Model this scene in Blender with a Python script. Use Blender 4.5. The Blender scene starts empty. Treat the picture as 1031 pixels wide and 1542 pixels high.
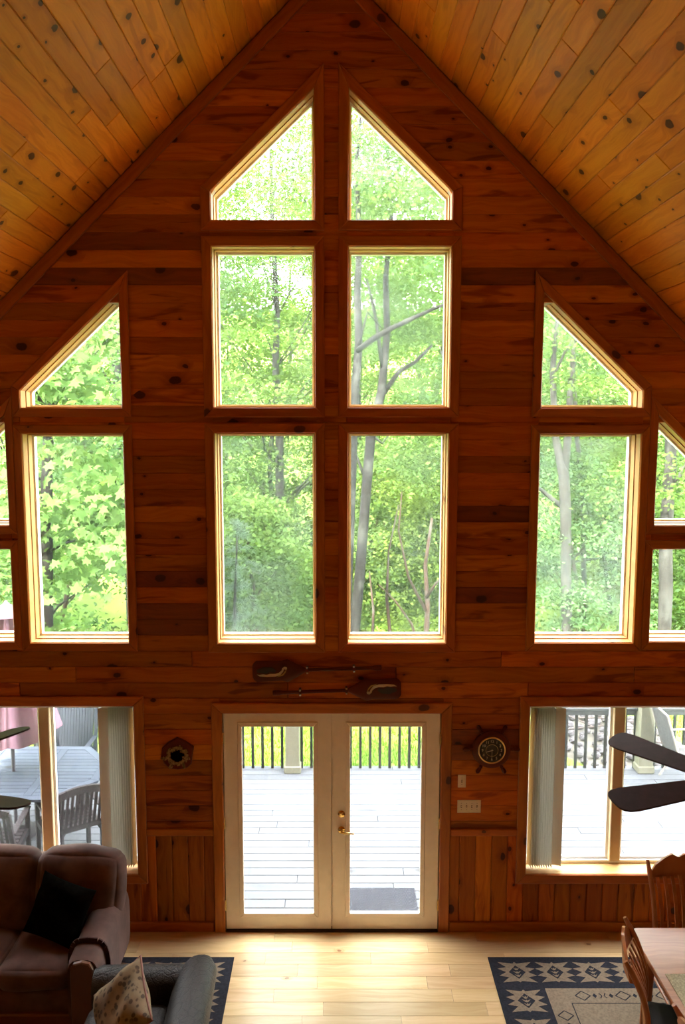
import bpy, math, random
import numpy as np
from mathutils import Vector, Matrix
random.seed(7)
RNG = np.random.default_rng(11)
PI = math.pi
SC = bpy.context.scene
COL = SC.collection

# ------------------------------------------------------------------ camera
FPX, CXP, CYP = 1230.0, 505.0, 771.0
PITCH = math.atan(140.0 / FPX)
CAMP = Vector((0.033, -6.864, 4.569))
cd = bpy.data.cameras.new('camera')
cam = bpy.data.objects.new('camera', cd)
COL.objects.link(cam)
cam.location = CAMP
cam.rotation_euler = (PI / 2 - PITCH, 0, 0)
cd.sensor_fit = 'VERTICAL'
cd.sensor_height = 36.0
cd.lens = 36.0 * FPX / 1542.0
cd.shift_x = (515.5 - CXP) / 1542.0
cd.clip_start = 0.05
cd.clip_end = 500
SC.camera = cam


def ray(x, y):
    c, s = math.cos(PITCH), math.sin(PITCH)
    u = -(y - CYP) / FPX
    return Vector(((x - CXP) / FPX, c + s * u, -s + c * u))


def onY(x, y, Y=0.0):
    d = ray(x, y)
    return CAMP + d * ((Y - CAMP.y) / d.y)


def onZ(x, y, Z=0.0):
    d = ray(x, y)
    return CAMP + d * ((Z - CAMP.z) / d.z)


# ------------------------------------------------------------------ light and exposure
world = bpy.data.worlds.new('overcast_sky')
SC.world = world
world.use_nodes = True
bg = world.node_tree.nodes['Background']
bg.inputs[0].default_value = (0.93, 0.97, 1.0, 1)
bg.inputs[1].default_value = 17.0
sd = bpy.data.lights.new('hazy_sun', 'SUN')
sd.energy = 34.0
sd.angle = math.radians(6)
sd.color = (1.0, 0.95, 0.84)
sun = bpy.data.objects.new('hazy_sun', sd)
COL.objects.link(sun)
sun.rotation_euler = Vector((0.35, 0.62, -0.70)).to_track_quat('-Z', 'Y').to_euler()
SC.view_settings.view_transform = 'Standard'
SC.view_settings.look = 'None'
SC.view_settings.exposure = 0.45
SC.view_settings.gamma = 1.0
SC.view_settings.use_curve_mapping = False
cy = SC.cycles
cy.use_denoising = True
cy.denoiser = 'OPENIMAGEDENOISE'
cy.max_bounces = 12
cy.diffuse_bounces = 6
cy.glossy_bounces = 3
cy.transmission_bounces = 6
cy.transparent_max_bounces = 12
cy.caustics_reflective = False
cy.caustics_refractive = False
cy.sample_clamp_indirect = 8.0

# ------------------------------------------------------------------ node helpers
MATS = {}


class NT:
    def __init__(s, name):
        s.m = bpy.data.materials.new(name)
        s.m.use_nodes = True
        s.t = s.m.node_tree
        s.t.nodes.clear()
        s.out = s.t.nodes.new('ShaderNodeOutputMaterial')
        MATS[name] = s.m

    def n(s, kind, **kw):
        nd = s.t.nodes.new('ShaderNode' + kind)
        for k, v in kw.items():
            setattr(nd, k, v)
        return nd

    def link(s, a, b):
        s.t.links.new(a, b)

    def setin(s, sock, v):
        if isinstance(v, bpy.types.NodeSocket):
            s.link(v, sock)
        elif isinstance(v, (tuple, list)) and len(v) == 3 and sock.type == 'RGBA':
            sock.default_value = (*v, 1)
        else:
            sock.default_value = v

    def math(s, op, a, b=0.0, c=0.0, clamp=False):
        nd = s.n('Math', operation=op, use_clamp=clamp)
        for i, v in enumerate((a, b, c)):
            s.setin(nd.inputs[i], v)
        return nd.outputs[0]

    def vmath(s, op, a, b=(0, 0, 0)):
        nd = s.n('VectorMath', operation=op)
        s.setin(nd.inputs[0], a)
        s.setin(nd.inputs[1], b)
        return nd.outputs[0]

    def mix(s, f, a, b, mode='MIX'):
        nd = s.n('Mix', data_type='RGBA', blend_type=mode)
        s.setin(nd.inputs[0], f)
        s.setin(nd.inputs[6], a)
        s.setin(nd.inputs[7], b)
        return nd.outputs[2]

    def noise(s, vec, scale, detail=3, rough=0.55, dist=0.0):
        nd = s.n('TexNoise')
        s.setin(nd.inputs['Vector'], vec)
        nd.inputs['Scale'].default_value = scale
        nd.inputs['Detail'].default_value = detail
        nd.inputs['Roughness'].default_value = rough
        nd.inputs['Distortion'].default_value = dist
        return nd.outputs[0]

    def step(s, v, a, b, lo=0.0, hi=1.0):
        nd = s.n('MapRange', interpolation_type='SMOOTHSTEP')
        s.setin(nd.inputs[0], v)
        s.setin(nd.inputs[1], a)
        s.setin(nd.inputs[2], b)
        nd.inputs[3].default_value = lo
        nd.inputs[4].default_value = hi
        return nd.outputs[0]

    def bsdf(s, col, rough=0.5, metal=0.0, spec=0.5, bump=None, bstr=0.1, bdist=0.01, sheen=0.0):
        p = s.n('BsdfPrincipled')
        s.setin(p.inputs['Base Color'], col)
        s.setin(p.inputs['Roughness'], rough)
        p.inputs['Metallic'].default_value = metal
        p.inputs['Specular IOR Level'].default_value = spec
        p.inputs['Sheen Weight'].default_value = sheen
        if bump is not None:
            b = s.n('Bump')
            b.inputs['Strength'].default_value = bstr
            b.inputs['Distance'].default_value = bdist
            s.link(bump, b.inputs['Height'])
            s.link(b.outputs[0], p.inputs['Normal'])
        s.link(p.outputs[0], s.out.inputs[0])
        return p


def plain(name, col, rough=0.5, metal=0.0, var=0.12, nscale=8.0, spec=0.5, bump=0.0, sheen=0.0):
    t = NT(name)
    tc = t.n('TexCoord').outputs['Object']
    nz = t.noise(tc, nscale, 3)
    f = t.step(nz, 0.3, 0.7)
    dk = tuple(c * (1 - var) for c in col)
    lt = tuple(min(1, c * (1 + var)) for c in col)
    fine = t.noise(tc, nscale * 9, 2)
    t.bsdf(t.mix(f, dk, lt), rough, metal, spec, fine if bump else None, bump, 0.004, sheen)
    return t.m


def wood(name, light, dark, heart, knotc, knots=0.5, heartw=0.4, rough=0.38, tone=0.3, kscale=1.0, spec=0.45, random_off=True):
    """Boards: local x runs along the grain, local y across it."""
    t = NT(name)
    obj = t.n('TexCoord').outputs['Object']
    rnd = t.n('ObjectInfo').outputs['Random']
    off = t.n('CombineXYZ')
    t.setin(off.inputs[0], t.math('MULTIPLY', rnd, 37.3))
    t.setin(off.inputs[1], t.math('MULTIPLY', rnd, 91.7))
    t.setin(off.inputs[2], t.math('MULTIPLY', rnd, 13.1))
    v = t.vmath('ADD', obj, off.outputs[0])
    # knots
    wob = t.n('TexNoise')
    t.link(v, wob.inputs['Vector'])
    wob.inputs['Scale'].default_value = 14
    wv = t.vmath('SCALE', t.vmath('SUBTRACT', wob.outputs[1], (0.5, 0.5, 0.5)))
    wv.node.inputs['Scale'].default_value = 0.03
    vk = t.vmath('MULTIPLY', t.vmath('ADD', v, wv), (2.9 * kscale, 4.2 * kscale, 0.0))
    vor = t.n('TexVoronoi', voronoi_dimensions='2D', feature='F1')
    t.link(vk, vor.inputs['Vector'])
    vor.inputs['Scale'].default_value = 1.0
    d = vor.outputs['Distance']
    sep = t.n('SeparateColor')
    t.link(vor.outputs['Color'], sep.inputs[0])
    has = t.math('GREATER_THAN', sep.outputs[0], 1.0 - knots)
    rad = t.math('MULTIPLY_ADD', t.math('POWER', sep.outputs[1], 2.0), 0.10, 0.026)
    core = t.math('MULTIPLY', t.step(d, rad, t.math('MULTIPLY', rad, 1.35), 1, 0), has)
    halo = t.math('MULTIPLY', t.step(d, rad, t.math('MULTIPLY', rad, 4.2), 1, 0), has)
    # grain, swirling round the knots
    gv = t.n('CombineXYZ')
    s2 = t.n('SeparateXYZ')
    t.link(v, s2.inputs[0])
    low = t.noise(v, 2.0, 2)
    t.setin(gv.inputs[0], t.math('MULTIPLY', s2.outputs[0], 1.3))
    yy = t.math('ADD', t.math('MULTIPLY', s2.outputs[1], 26.0), t.math('MULTIPLY', halo, 1.6))
    t.setin(gv.inputs[1], t.math('ADD', yy, t.math('MULTIPLY', low, 4.0)))
    t.setin(gv.inputs[2], s2.outputs[2])
    g = t.noise(gv.outputs[0], 1.0, 5, 0.62, 0.4)
    fine = t.noise(t.vmath('MULTIPLY', v, (8, 190, 20)), 1.0, 2)
    hv = t.vmath('MULTIPLY', v, (1.3, 9.0, 1.0))
    hz = t.noise(hv, 1.0, 3, 0.5, 1.2)
    hf = t.math('MULTIPLY', t.step(hz, 0.55, 0.68), heartw)
    col = t.mix(t.step(g, 0.3, 0.72), light, dark)
    col = t.mix(t.math('MULTIPLY', fine, 0.22), col, dark)
    col = t.mix(hf, col, heart)
    col = t.mix(t.math('MULTIPLY', halo, 0.5), col, heart)
    col = t.mix(t.math('MULTIPLY', core, 0.92), col, knotc)
    wn = t.n('TexWhiteNoise', noise_dimensions='1D')
    t.link(t.math('MULTIPLY', rnd, 517.0), wn.inputs['W'])
    tn = t.math('MULTIPLY_ADD', wn.outputs[0], tone, 1.0 - tone * 0.55)
    hs = t.n('HueSaturation')
    t.setin(hs.inputs['Value'], tn)
    t.setin(hs.inputs['Hue'], t.math('MULTIPLY_ADD', rnd, 0.014, 0.493))
    t.link(col, hs.inputs['Color'])
    t.bsdf(hs.outputs[0], rough, 0, spec, g, 0.05, 0.004)
    return t.m


# ------------------------------------------------------------------ materials
wood('wall_pine', (0.50, 0.145, 0.008), (0.36, 0.085, 0.004), (0.17, 0.024, 0.002), (0.04, 0.008, 0.003), 0.55, 0.75, 0.45, 0.6, spec=0.25)
wood('wall_pine_heart', (0.24, 0.050, 0.004), (0.16, 0.030, 0.002), (0.10, 0.016, 0.0015), (0.03, 0.006, 0.002), 0.45, 0.6, 0.42, 0.3)
wood('trim_pine', (0.47, 0.135, 0.009), (0.34, 0.085, 0.005), (0.22, 0.042, 0.003), (0.06, 0.014, 0.004), 0.2, 0.3, 0.4, 0.22)
wood('ceiling_pine', (0.68, 0.255, 0.020), (0.55, 0.175, 0.011), (0.34, 0.085, 0.006), (0.045, 0.010, 0.003), 0.6, 0.4, 0.42, 0.34, spec=0.18)
wood('jamb_pine', (0.58, 0.35, 0.14), (0.48, 0.26, 0.085), (0.38, 0.17, 0.05), (0.2, 0.07, 0.02), 0.12, 0.2, 0.42, 0.15)
wood('floor_maple', (0.64, 0.455, 0.245), (0.53, 0.35, 0.165), (0.40, 0.22, 0.085), (0.2, 0.1, 0.04), 0.1, 0.28, 0.32, 0.34)
wood('deck_wood', (0.1089, 0.1139, 0.1254), (0.09075, 0.0957, 0.1056), (0.0693, 0.0726, 0.0792), (0.0495, 0.0495, 0.0495), 0.06, 0.4, 0.75, 0.24, spec=0.15)
wood('grey_teak', (0.04158, 0.0499, 0.06653), (0.02911, 0.03604, 0.0499), (0.02079, 0.02495, 0.03326), (0.01386, 0.01386, 0.01663), 0.04, 0.3, 0.6, 0.2, spec=0.15)
wood('brown_teak', (0.0231, 0.01733, 0.01897), (0.0165, 0.01237, 0.0132), (0.01155, 0.00825, 0.009075), (0.00825, 0.0066, 0.0066), 0.04, 0.3, 0.6, 0.2, spec=0.15)
wood('slate_teak', (0.016, 0.019, 0.027), (0.011, 0.0135, 0.019), (0.008, 0.01, 0.013), (0.006, 0.006, 0.007), 0.04, 0.3, 0.6, 0.2, spec=0.15)
wood('oak', (0.43, 0.17, 0.062), (0.31, 0.105, 0.035), (0.24, 0.07, 0.022), (0.1, 0.03, 0.012), 0.05, 0.25, 0.32, 0.15)
wood('dark_oak', (0.15, 0.052, 0.017), (0.10, 0.031, 0.010), (0.07, 0.02, 0.007), (0.04, 0.012, 0.005), 0.05, 0.2, 0.35, 0.15)
wood('mahogany', (0.12, 0.020, 0.005), (0.08, 0.012, 0.003), (0.05, 0.008, 0.003), (0.02, 0.005, 0.003), 0.05, 0.3, 0.45, 0.2, spec=0.25)
plain('door_paint', (0.86, 0.79, 0.68), 0.4, var=0.03)
plain('vinyl_white', (0.88, 0.88, 0.86), 0.35, var=0.02)


def vane_mat():
    t = NT('blind_vane')
    df = t.n('BsdfDiffuse')
    nz = t.noise(t.vmath('MULTIPLY', t.n('TexCoord').outputs['Object'], (60, 60, 1)), 1.0, 2)
    c = t.mix(nz, (0.62, 0.58, 0.50), (0.72, 0.68, 0.60))
    t.link(c, df.inputs[0])
    tl = t.n('BsdfTranslucent')
    t.link(t.mix(0.5, c, (0.7, 0.6, 0.45)), tl.inputs[0])
    m = t.n('MixShader')
    m.inputs[0].default_value = 0.10
    t.link(df.outputs[0], m.inputs[1])
    t.link(tl.outputs[0], m.inputs[2])
    t.link(m.outputs[0], t.out.inputs[0])


vane_mat()
plain('brass', (0.78, 0.55, 0.20), 0.22, 1.0, 0.06)
plain('gold_rim', (0.75, 0.52, 0.22), 0.3, 1.0, 0.06)
plain('dark_bronze', (0.05, 0.03, 0.022), 0.4, 0.7, 0.1)
plain('fan_blade', (0.04, 0.018, 0.016), 0.6, 0, 0.15, 20, 0.12)
plain('mullion_tan', (0.60, 0.44, 0.26), 0.45, var=0.04)
plain('switch_plate', (0.72, 0.62, 0.48), 0.45, var=0.03)
plain('switch_slot', (0.25, 0.18, 0.11), 0.5, var=0.03)
plain('plaster', (0.45, 0.24, 0.10), 0.8, var=0.05)
plain('roof_backing', (0.25, 0.11, 0.04), 0.8, var=0.05)
plain('siding', (0.35, 0.26, 0.18), 0.7, var=0.08)
plain('suede', (0.105, 0.058, 0.047), 0.9, 0, 0.28, 5, 0.15, 0.15, 0.12)
plain('suede_trim', (0.055, 0.024, 0.018), 0.8, 0, 0.15, 8, 0.2)
plain('black_plush', (0.0035, 0.003, 0.0022), 1.0, 0, 0.4, 30, 0.0, 0.6, 0.0)
plain('bird_black', (0.02, 0.018, 0.016), 0.5, var=0.1)
plain('bird_white', (0.52, 0.42, 0.27), 0.5, var=0.1)
plain('bird_beak', (0.42, 0.25, 0.06), 0.5, var=0.1)
plain('wreath_straw', (0.30, 0.20, 0.095), 0.9, 0, 0.35, 60, 0.2)
plain('clock_black', (0.012, 0.011, 0.008), 0.15, var=0.05)
plain('numeral_cream', (0.50, 0.42, 0.27), 0.5, var=0.05)
plain('umbrella_pink', (0.1802, 0.09425, 0.122), 0.8, 0, 0.1, 4, 0.2)
plain('umbrella_pole', (0.035, 0.03, 0.035), 0.45, var=0.1)
plain('baluster_paint', (0.0198, 0.0198, 0.01815), 0.6, var=0.1, spec=0.15)
plain('rail_paint', (0.033, 0.03465, 0.03465), 0.6, var=0.1)
plain('post_paint', (0.1525, 0.1455, 0.09702), 0.6, var=0.06)
plain('chair_frame_white', (0.2475, 0.231, 0.198), 0.4, var=0.05)
plain('rock_grey', (0.07425, 0.06765, 0.0693), 0.85, 0, 0.35, 9, 0.3, 0.4)
plain('stick_brown', (0.05775, 0.0429, 0.0363), 0.85, 0, 0.3, 9)
plain('soil', (0.075, 0.066, 0.05), 0.95, 0, 0.3, 2)
plain('pillow_piping', (0.26, 0.12, 0.09), 0.8, var=0.1)
plain('placemat', (0.40, 0.35, 0.22), 0.9, 0, 0.25, 90, 0.2, 0.4)
plain('seat_black', (0.015, 0.011, 0.010), 0.6, 0, 0.2, 12)
plain('lamp_shade', (0.8, 0.7, 0.5), 0.7, var=0.04)
plain('rug_navy', (0.017, 0.0175, 0.024), 0.95, 0, 0.25, 60, 0.15, 0.4)
plain('rug_tan', (0.19, 0.145, 0.098), 0.95, 0, 0.16, 60, 0.15, 0.4)


def leather():
    t = NT('tooled_leather')
    tc = t.n('TexCoord').outputs['Object']
    vor = t.n('TexVoronoi', feature='DISTANCE_TO_EDGE')
    wv = t.noise(tc, 7, 2)
    t.setin(vor.inputs['Vector'], t.vmath('ADD', tc, t.vmath('MULTIPLY', wv, (0.08, 0.08, 0.08))))
    vor.inputs['Scale'].default_value = 13
    ring = t.n('TexWave', wave_type='RINGS')
    t.link(tc, ring.inputs['Vector'])
    ring.inputs['Scale'].default_value = 14
    ring.inputs['Distortion'].default_value = 14
    ring.inputs['Detail Scale'].default_value = 2.5
    e = t.step(vor.outputs[0], 0.0, 0.09)
    h = t.math('ADD', t.math('MULTIPLY', e, 0.6), t.math('MULTIPLY', ring.outputs[1], 0.4))
    t.bsdf(t.mix(h, (0.010, 0.0075, 0.006), (0.036, 0.028, 0.024)), 0.5, 0, 0.3, h, 0.5, 0.006)


leather()


def animal_print():
    t = NT('spotted_fabric')
    tc = t.n('TexCoord').outputs['Object']
    warp = t.n('TexNoise')
    t.link(tc, warp.inputs['Vector'])
    warp.inputs['Scale'].default_value = 6
    v = t.vmath('ADD', tc, t.vmath('MULTIPLY', warp.outputs[1], (0.06, 0.06, 0.06)))
    vor = t.n('TexVoronoi', feature='F1')
    t.link(v, vor.inputs['Vector'])
    vor.inputs['Scale'].default_value = 25
    big = t.noise(tc, 6, 3)
    sp = t.math('MULTIPLY', t.step(vor.outputs[0], 0.30, 0.46, 1, 0), t.step(big, 0.36, 0.5))
    base = t.mix(t.step(t.noise(tc, 5, 2), 0.4, 0.65), (0.25, 0.185, 0.105), (0.16, 0.112, 0.065))
    col = t.mix(t.math('MULTIPLY', sp, 0.85), base, (0.05, 0.034, 0.024))
    t.bsdf(col, 0.85, 0, 0.25, t.noise(tc, 120, 2), 0.2, 0.003)


animal_print()


def sling_mesh():
    t = NT('sling_mesh')
    tc = t.n('TexCoord').outputs['Object']
    ch = t.n('TexChecker')
    t.link(tc, ch.inputs['Vector'])
    ch.inputs['Scale'].default_value = 60
    t.bsdf(t.mix(ch.outputs['Fac'], (0.07425, 0.07095, 0.0693), (0.0462, 0.04455, 0.04455)), 0.8)


sling_mesh()


def doormat():
    t = NT('doormat_rubber')
    tc = t.n('TexCoord').outputs['Object']
    s = t.n('SeparateXYZ')
    t.link(tc, s.inputs[0])
    ax = t.math('PINGPONG', s.outputs[0], 0.06)
    ph = t.math('SINE', t.math('MULTIPLY', t.math('ADD', ax, s.outputs[1]), 260.0))
    f = t.step(ph, -0.3, 0.3)
    t.bsdf(t.mix(f, (0.0132, 0.01485, 0.02145), (0.02145, 0.0231, 0.033)), 0.85, 0, 0.3, ph, 0.4, 0.004)


doormat()


def glass_mat(name, film, tint=(1, 1, 1)):
    """clear pane with haze over the view put in as a pale translucent film"""
    t = NT(name)
    tr = t.n('BsdfTransparent')
    tr.inputs[0].default_value = (*tint, 1)
    gl = t.n('BsdfGlossy')
    gl.inputs['Roughness'].default_value = 0.02
    tl = t.n('BsdfTranslucent')
    tl.inputs[0].default_value = (0.86, 0.97, 0.93, 1)
    tc = t.n('TexCoord').outputs['Object']
    nz = t.noise(tc, 1.6, 3)
    f = t.math('MULTIPLY', t.step(nz, 0.3, 0.75, 0.35, 1.3), film)
    m1 = t.n('MixShader')
    t.setin(m1.inputs[0], f)
    t.link(tr.outputs[0], m1.inputs[1])
    t.link(tl.outputs[0], m1.inputs[2])
    lw = t.n('LayerWeight')
    fr = t.math('MULTIPLY_ADD', t.math('POWER', lw.outputs['Facing'], 5.0), 0.7, 0.022)
    m2 = t.n('MixShader')
    t.link(fr, m2.inputs[0])
    t.link(m1.outputs[0], m2.inputs[1])
    t.link(gl.outputs[0], m2.inputs[2])
    t.link(m2.outputs[0], t.out.inputs[0])


glass_mat('pane_clear', 0.008)
glass_mat('pane_veiled', 0.016)
glass_mat('pane_hazy', 0.024)


def leaf_mat(name, a, b, trans=0.5):
    t = NT(name)
    geo = t.n('NewGeometry')
    rnd = geo.outputs['Random Per Island']
    big = t.noise(t.n('TexCoord').outputs['Object'], 0.7, 2)
    f = t.math('MULTIPLY_ADD', rnd, 0.6, t.math('MULTIPLY', big, 0.5), clamp=True)
    col = t.mix(f, a, b)
    df = t.n('BsdfDiffuse')
    t.link(col, df.inputs[0])
    tl = t.n('BsdfTranslucent')
    t.link(t.mix(0.35, col, (0.1815, 0.2557, 0.033), 'MIX'), tl.inputs[0])
    m = t.n('MixShader')
    m.inputs[0].default_value = trans
    t.link(df.outputs[0], m.inputs[1])
    t.link(tl.outputs[0], m.inputs[2])
    t.link(m.outputs[0], t.out.inputs[0])


leaf_mat('leaf_maple', (0.03049, 0.08316, 0.0194), (0.122, 0.2079, 0.05821), 0.45)
leaf_mat('leaf_wood', (0.02218, 0.06514, 0.01525), (0.1081, 0.1802, 0.04158), 0.45)
leaf_mat('leaf_yellow', (0.048, 0.098, 0.013), (0.15, 0.215, 0.045), 0.45)
leaf_mat('leaf_blue', (0.0294, 0.0798, 0.0294), (0.105, 0.1848, 0.0714), 0.45)
leaf_mat('grass', (0.04712, 0.1179, 0.008316), (0.1179, 0.2079, 0.02218), 0.4)
plain('needle_green', (0.03049, 0.05821, 0.03049), 0.8, var=0.2)


def bark(name, a, b):
    t = NT(name)
    tc = t.n('TexCoord').outputs['Object']
    v = t.vmath('MULTIPLY', tc, (6, 6, 1.6))
    nz = t.noise(v, 1.0, 5, 0.65)
    lich = t.step(t.noise(tc, 2.6, 3), 0.52, 0.62)
    col = t.mix(t.step(nz, 0.35, 0.65), a, b)
    col = t.mix(t.math('MULTIPLY', lich, 0.4), col, (0.0495, 0.05115, 0.04455))
    t.bsdf(col, 0.9, 0, 0.2, nz, 0.5, 0.03)


bark('bark_grey', (0.01178, 0.01119, 0.009426), (0.03063, 0.02945, 0.02474))
bark('bark_dark', (0.003604, 0.003243, 0.002703), (0.009912, 0.009009, 0.007208))
bark('bark_red', (0.01663, 0.009702, 0.005544), (0.03326, 0.0194, 0.01247))


def lawn_mat():
    t = NT('lawn_ground')
    tc = t.n('TexCoord').outputs['Object']
    a = t.noise(tc, 0.8, 4)
    b = t.noise(tc, 9, 4)
    c = t.mix(t.step(a, 0.35, 0.65), (0.066, 0.1485, 0.0132), (0.1403, 0.2145, 0.0297))
    c = t.mix(t.math('MULTIPLY', t.step(b, 0.45, 0.7), 0.4), c, (0.165, 0.165, 0.05775))
    t.bsdf(c, 0.95, 0, 0.1, b, 0.5, 0.03)


lawn_mat()


# ------------------------------------------------------------------ object helpers
def tag(o, label=None, cat=None, group=None, kind=None):
    if label:
        o['label'] = label
    if cat:
        o['category'] = cat
    if group:
        o['group'] = group
    if kind:
        o['kind'] = kind
    return o


def empty(name, loc=(0, 0, 0), rz=0.0, label=None, cat=None, group=None, kind=None):
    o = bpy.data.objects.new(name, None)
    COL.objects.link(o)
    o.location = loc
    o.rotation_euler = (0, 0, rz)
    o.empty_display_size = 0.1
    return tag(o, label, cat, group, kind)


def link_mesh(name, me, mat=None, parent=None, loc=None, M=None):
    o = bpy.data.objects.new(name, me)
    COL.objects.link(o)
    if mat is not None and not me.materials:
        me.materials.append(MATS[mat])
    if parent is not None:
        o.parent = parent
    if M is not None:
        o.matrix_local = M
    elif loc is not None:
        o.location = loc
    return o


def copy_tree(o, parent=None):
    c = o.copy()
    COL.objects.link(c)
    c.parent = parent
    for ch in list(o.children):
        copy_tree(ch, c)
    return c


class MB:
    def __init__(s):
        s.v, s.f = [], []

    def add(s, vs, fs):
        k = len(s.v)
        s.v += [tuple(p) for p in vs]
        s.f += [tuple(i + k for i in f) for f in fs]
        return s

    def box(s, c, d, R=None, ch=0.0):
        """box with centre c and full size d; ch chamfers its edges"""
        hx, hy, hz = d[0] / 2, d[1] / 2, d[2] / 2
        c = Vector(c)
        ch = min(ch, hx * .9, hy * .9, hz * .9)
        if ch <= 0:
            vs = [Vector((x, y, z)) for x in (-hx, hx) for y in (-hy, hy) for z in (-hz, hz)]
            fs = [(0, 1, 3, 2), (4, 6, 7, 5), (0, 4, 5, 1), (2, 3, 7, 6), (0, 2, 6, 4), (1, 5, 7, 3)]
        else:
            vs, ix = [], {}
            for i, sx in enumerate((-1, 1)):
                for j, sy in enumerate((-1, 1)):
                    for k, sz in enumerate((-1, 1)):
                        for ax in range(3):
                            p = [sx * (hx - ch), sy * (hy - ch), sz * (hz - ch)]
                            p[ax] += (sx, sy, sz)[ax] * ch
                            ix[i, j, k, ax] = len(vs)
                            vs.append(Vector(p))
            fs = []
            for ax in range(3):
                a, b = [q for q in range(3) if q != ax]
                for s0 in (0, 1):
                    q = []
                    for ta, tb in ((0, 0), (1, 0), (1, 1), (0, 1)):
                        key = [0, 0, 0]
                        key[ax] = s0
                        key[a] = ta
                        key[b] = tb
                        q.append(ix[(*key, ax)])
                    if (s0 == 1) != (ax != 1):
                        q.reverse()
                    fs.append(tuple(q))
                for ta in (0, 1):
                    for tb in (0, 1):
                        k0, k1 = [0, 0, 0], [0, 0, 0]
                        k0[a] = k1[a] = ta
                        k0[b] = k1[b] = tb
                        k1[ax] = 1
                        fs.append((ix[(*k0, a)], ix[(*k1, a)], ix[(*k1, b)], ix[(*k0, b)]))
            for i in (0, 1):
                for j in (0, 1):
                    for k in (0, 1):
                        fs.append((ix[i, j, k, 0], ix[i, j, k, 1], ix[i, j, k, 2]))
        if R is not None:
            vs = [R @ p for p in vs]
        return s.add([p + c for p in vs], fs)

    def bar(s, a, b, w, t, up=(0, 0, 1), ch=0.0):
        """bar of section w (sideways) x t (along up) from a to b"""
        a, b = Vector(a), Vector(b)
        x = (b - a).normalized()
        u = Vector(up)
        y = u.cross(x)
        if y.length < 1e-5:
            y = Vector((1, 0, 0)).cross(x)
        y.normalize()
        z = x.cross(y)
        R = Matrix((x, y, z)).transposed()
        return s.box((a + b) / 2, ((b - a).length, w, t), R, ch)

    def tube(s, pts, radii, n=10, cap=True):
        pts = [Vector(p) for p in pts]
        if not isinstance(radii, (list, tuple)):
            radii = [radii] * len(pts)
        ref = None
        rings = []
        vs = []
        for i, p in enumerate(pts):
            tg = (pts[min(i + 1, len(pts) - 1)] - pts[max(i - 1, 0)]).normalized()
            if ref is None:
                ref = Vector((0, 0, 1)) if abs(tg.z) < 0.9 else Vector((1, 0, 0))
            a = (ref - tg * ref.dot(tg)).normalized()
            b = tg.cross(a)
            ref = a
            rings.append([len(vs) + k for k in range(n)])
            for k in range(n):
                th = 2 * PI * k / n
                vs.append(p + (a * math.cos(th) + b * math.sin(th)) * radii[i])
        fs = []
        for i in range(len(pts) - 1):
            for k in range(n):
                fs.append((rings[i][k], rings[i][(k + 1) % n], rings[i + 1][(k + 1) % n], rings[i + 1][k]))
        if cap:
            fs.append(tuple(reversed(rings[0])))
            fs.append(tuple(rings[-1]))
        return s.add(vs, fs)

    def lathe(s, prof, n=24, M=None, cap=True):
        """prof: (r, z) pairs about local z"""
        vs, fs = [], []
        for r, z in prof:
            for k in range(n):
                th = 2 * PI * k / n
                vs.append(Vector((r * math.cos(th), r * math.sin(th), z)))
        for i in range(len(prof) - 1):
            for k in range(n):
                fs.append((i * n + k, i * n + (k + 1) % n, (i + 1) * n + (k + 1) % n, (i + 1) * n + k))
        if cap:
            fs.append(tuple(reversed(range(n))))
            fs.append(tuple((len(prof) - 1) * n + k for k in range(n)))
        if M is not None:
            vs = [M @ p for p in vs]
        return s.add(vs, fs)

    def prism(s, poly, z0, z1, M=None, ch=0.0):
        n = len(poly)
        area = sum(poly[i][0] * poly[(i + 1) % n][1] - poly[(i + 1) % n][0] * poly[i][1] for i in range(n))
        if area < 0:
            poly = list(reversed(poly))
        vs = [Vector((x, y, z0)) for x, y in poly]
        if ch > 0:
            inn = offset_poly(poly, [-ch] * n)
            vs += [Vector((x, y, z1 - ch)) for x, y in poly] + [Vector((x, y, z1)) for x, y in inn]
            L = 3
        else:
            vs += [Vector((x, y, z1)) for x, y in poly]
            L = 2
        fs = [tuple(reversed(range(n)))]
        for l in range(L - 1):
            for i in range(n):
                j = (i + 1) % n
                fs.append((l * n + i, l * n + j, (l + 1) * n + j, (l + 1) * n + i))
        fs.append(tuple((L - 1) * n + i for i in range(n)))
        if M is not None:
            vs = [M @ p for p in vs]
        return s.add(vs, fs)

    def loft(s, rings, cap=True):
        """rings: equal-length closed loops of points"""
        n = len(rings[0])
        vs = [p for r in rings for p in r]
        fs = []
        for i in range(len(rings) - 1):
            for k in range(n):
                fs.append((i * n + k, i * n + (k + 1) % n, (i + 1) * n + (k + 1) % n, (i + 1) * n + k))
        if cap:
            fs.append(tuple(reversed(range(n))))
            fs.append(tuple((len(rings) - 1) * n + k for k in range(n)))
        return s.add(vs, fs)

    def mesh(s, name='mesh', smooth=False, angle=None):
        me = bpy.data.meshes.new(name)
        me.from_pydata([tuple(p) for p in s.v], [], s.f)
        if smooth:
            me.polygons.foreach_set('use_smooth', [True] * len(me.polygons))
            if angle is not None:
                me.set_sharp_from_angle(angle=math.radians(angle))
        me.update()
        return me

    def build(s, name, mat, parent=None, smooth=False, angle=None, loc=None, M=None):
        return link_mesh(name, s.mesh(name, smooth, angle), mat, parent, loc, M)


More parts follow.
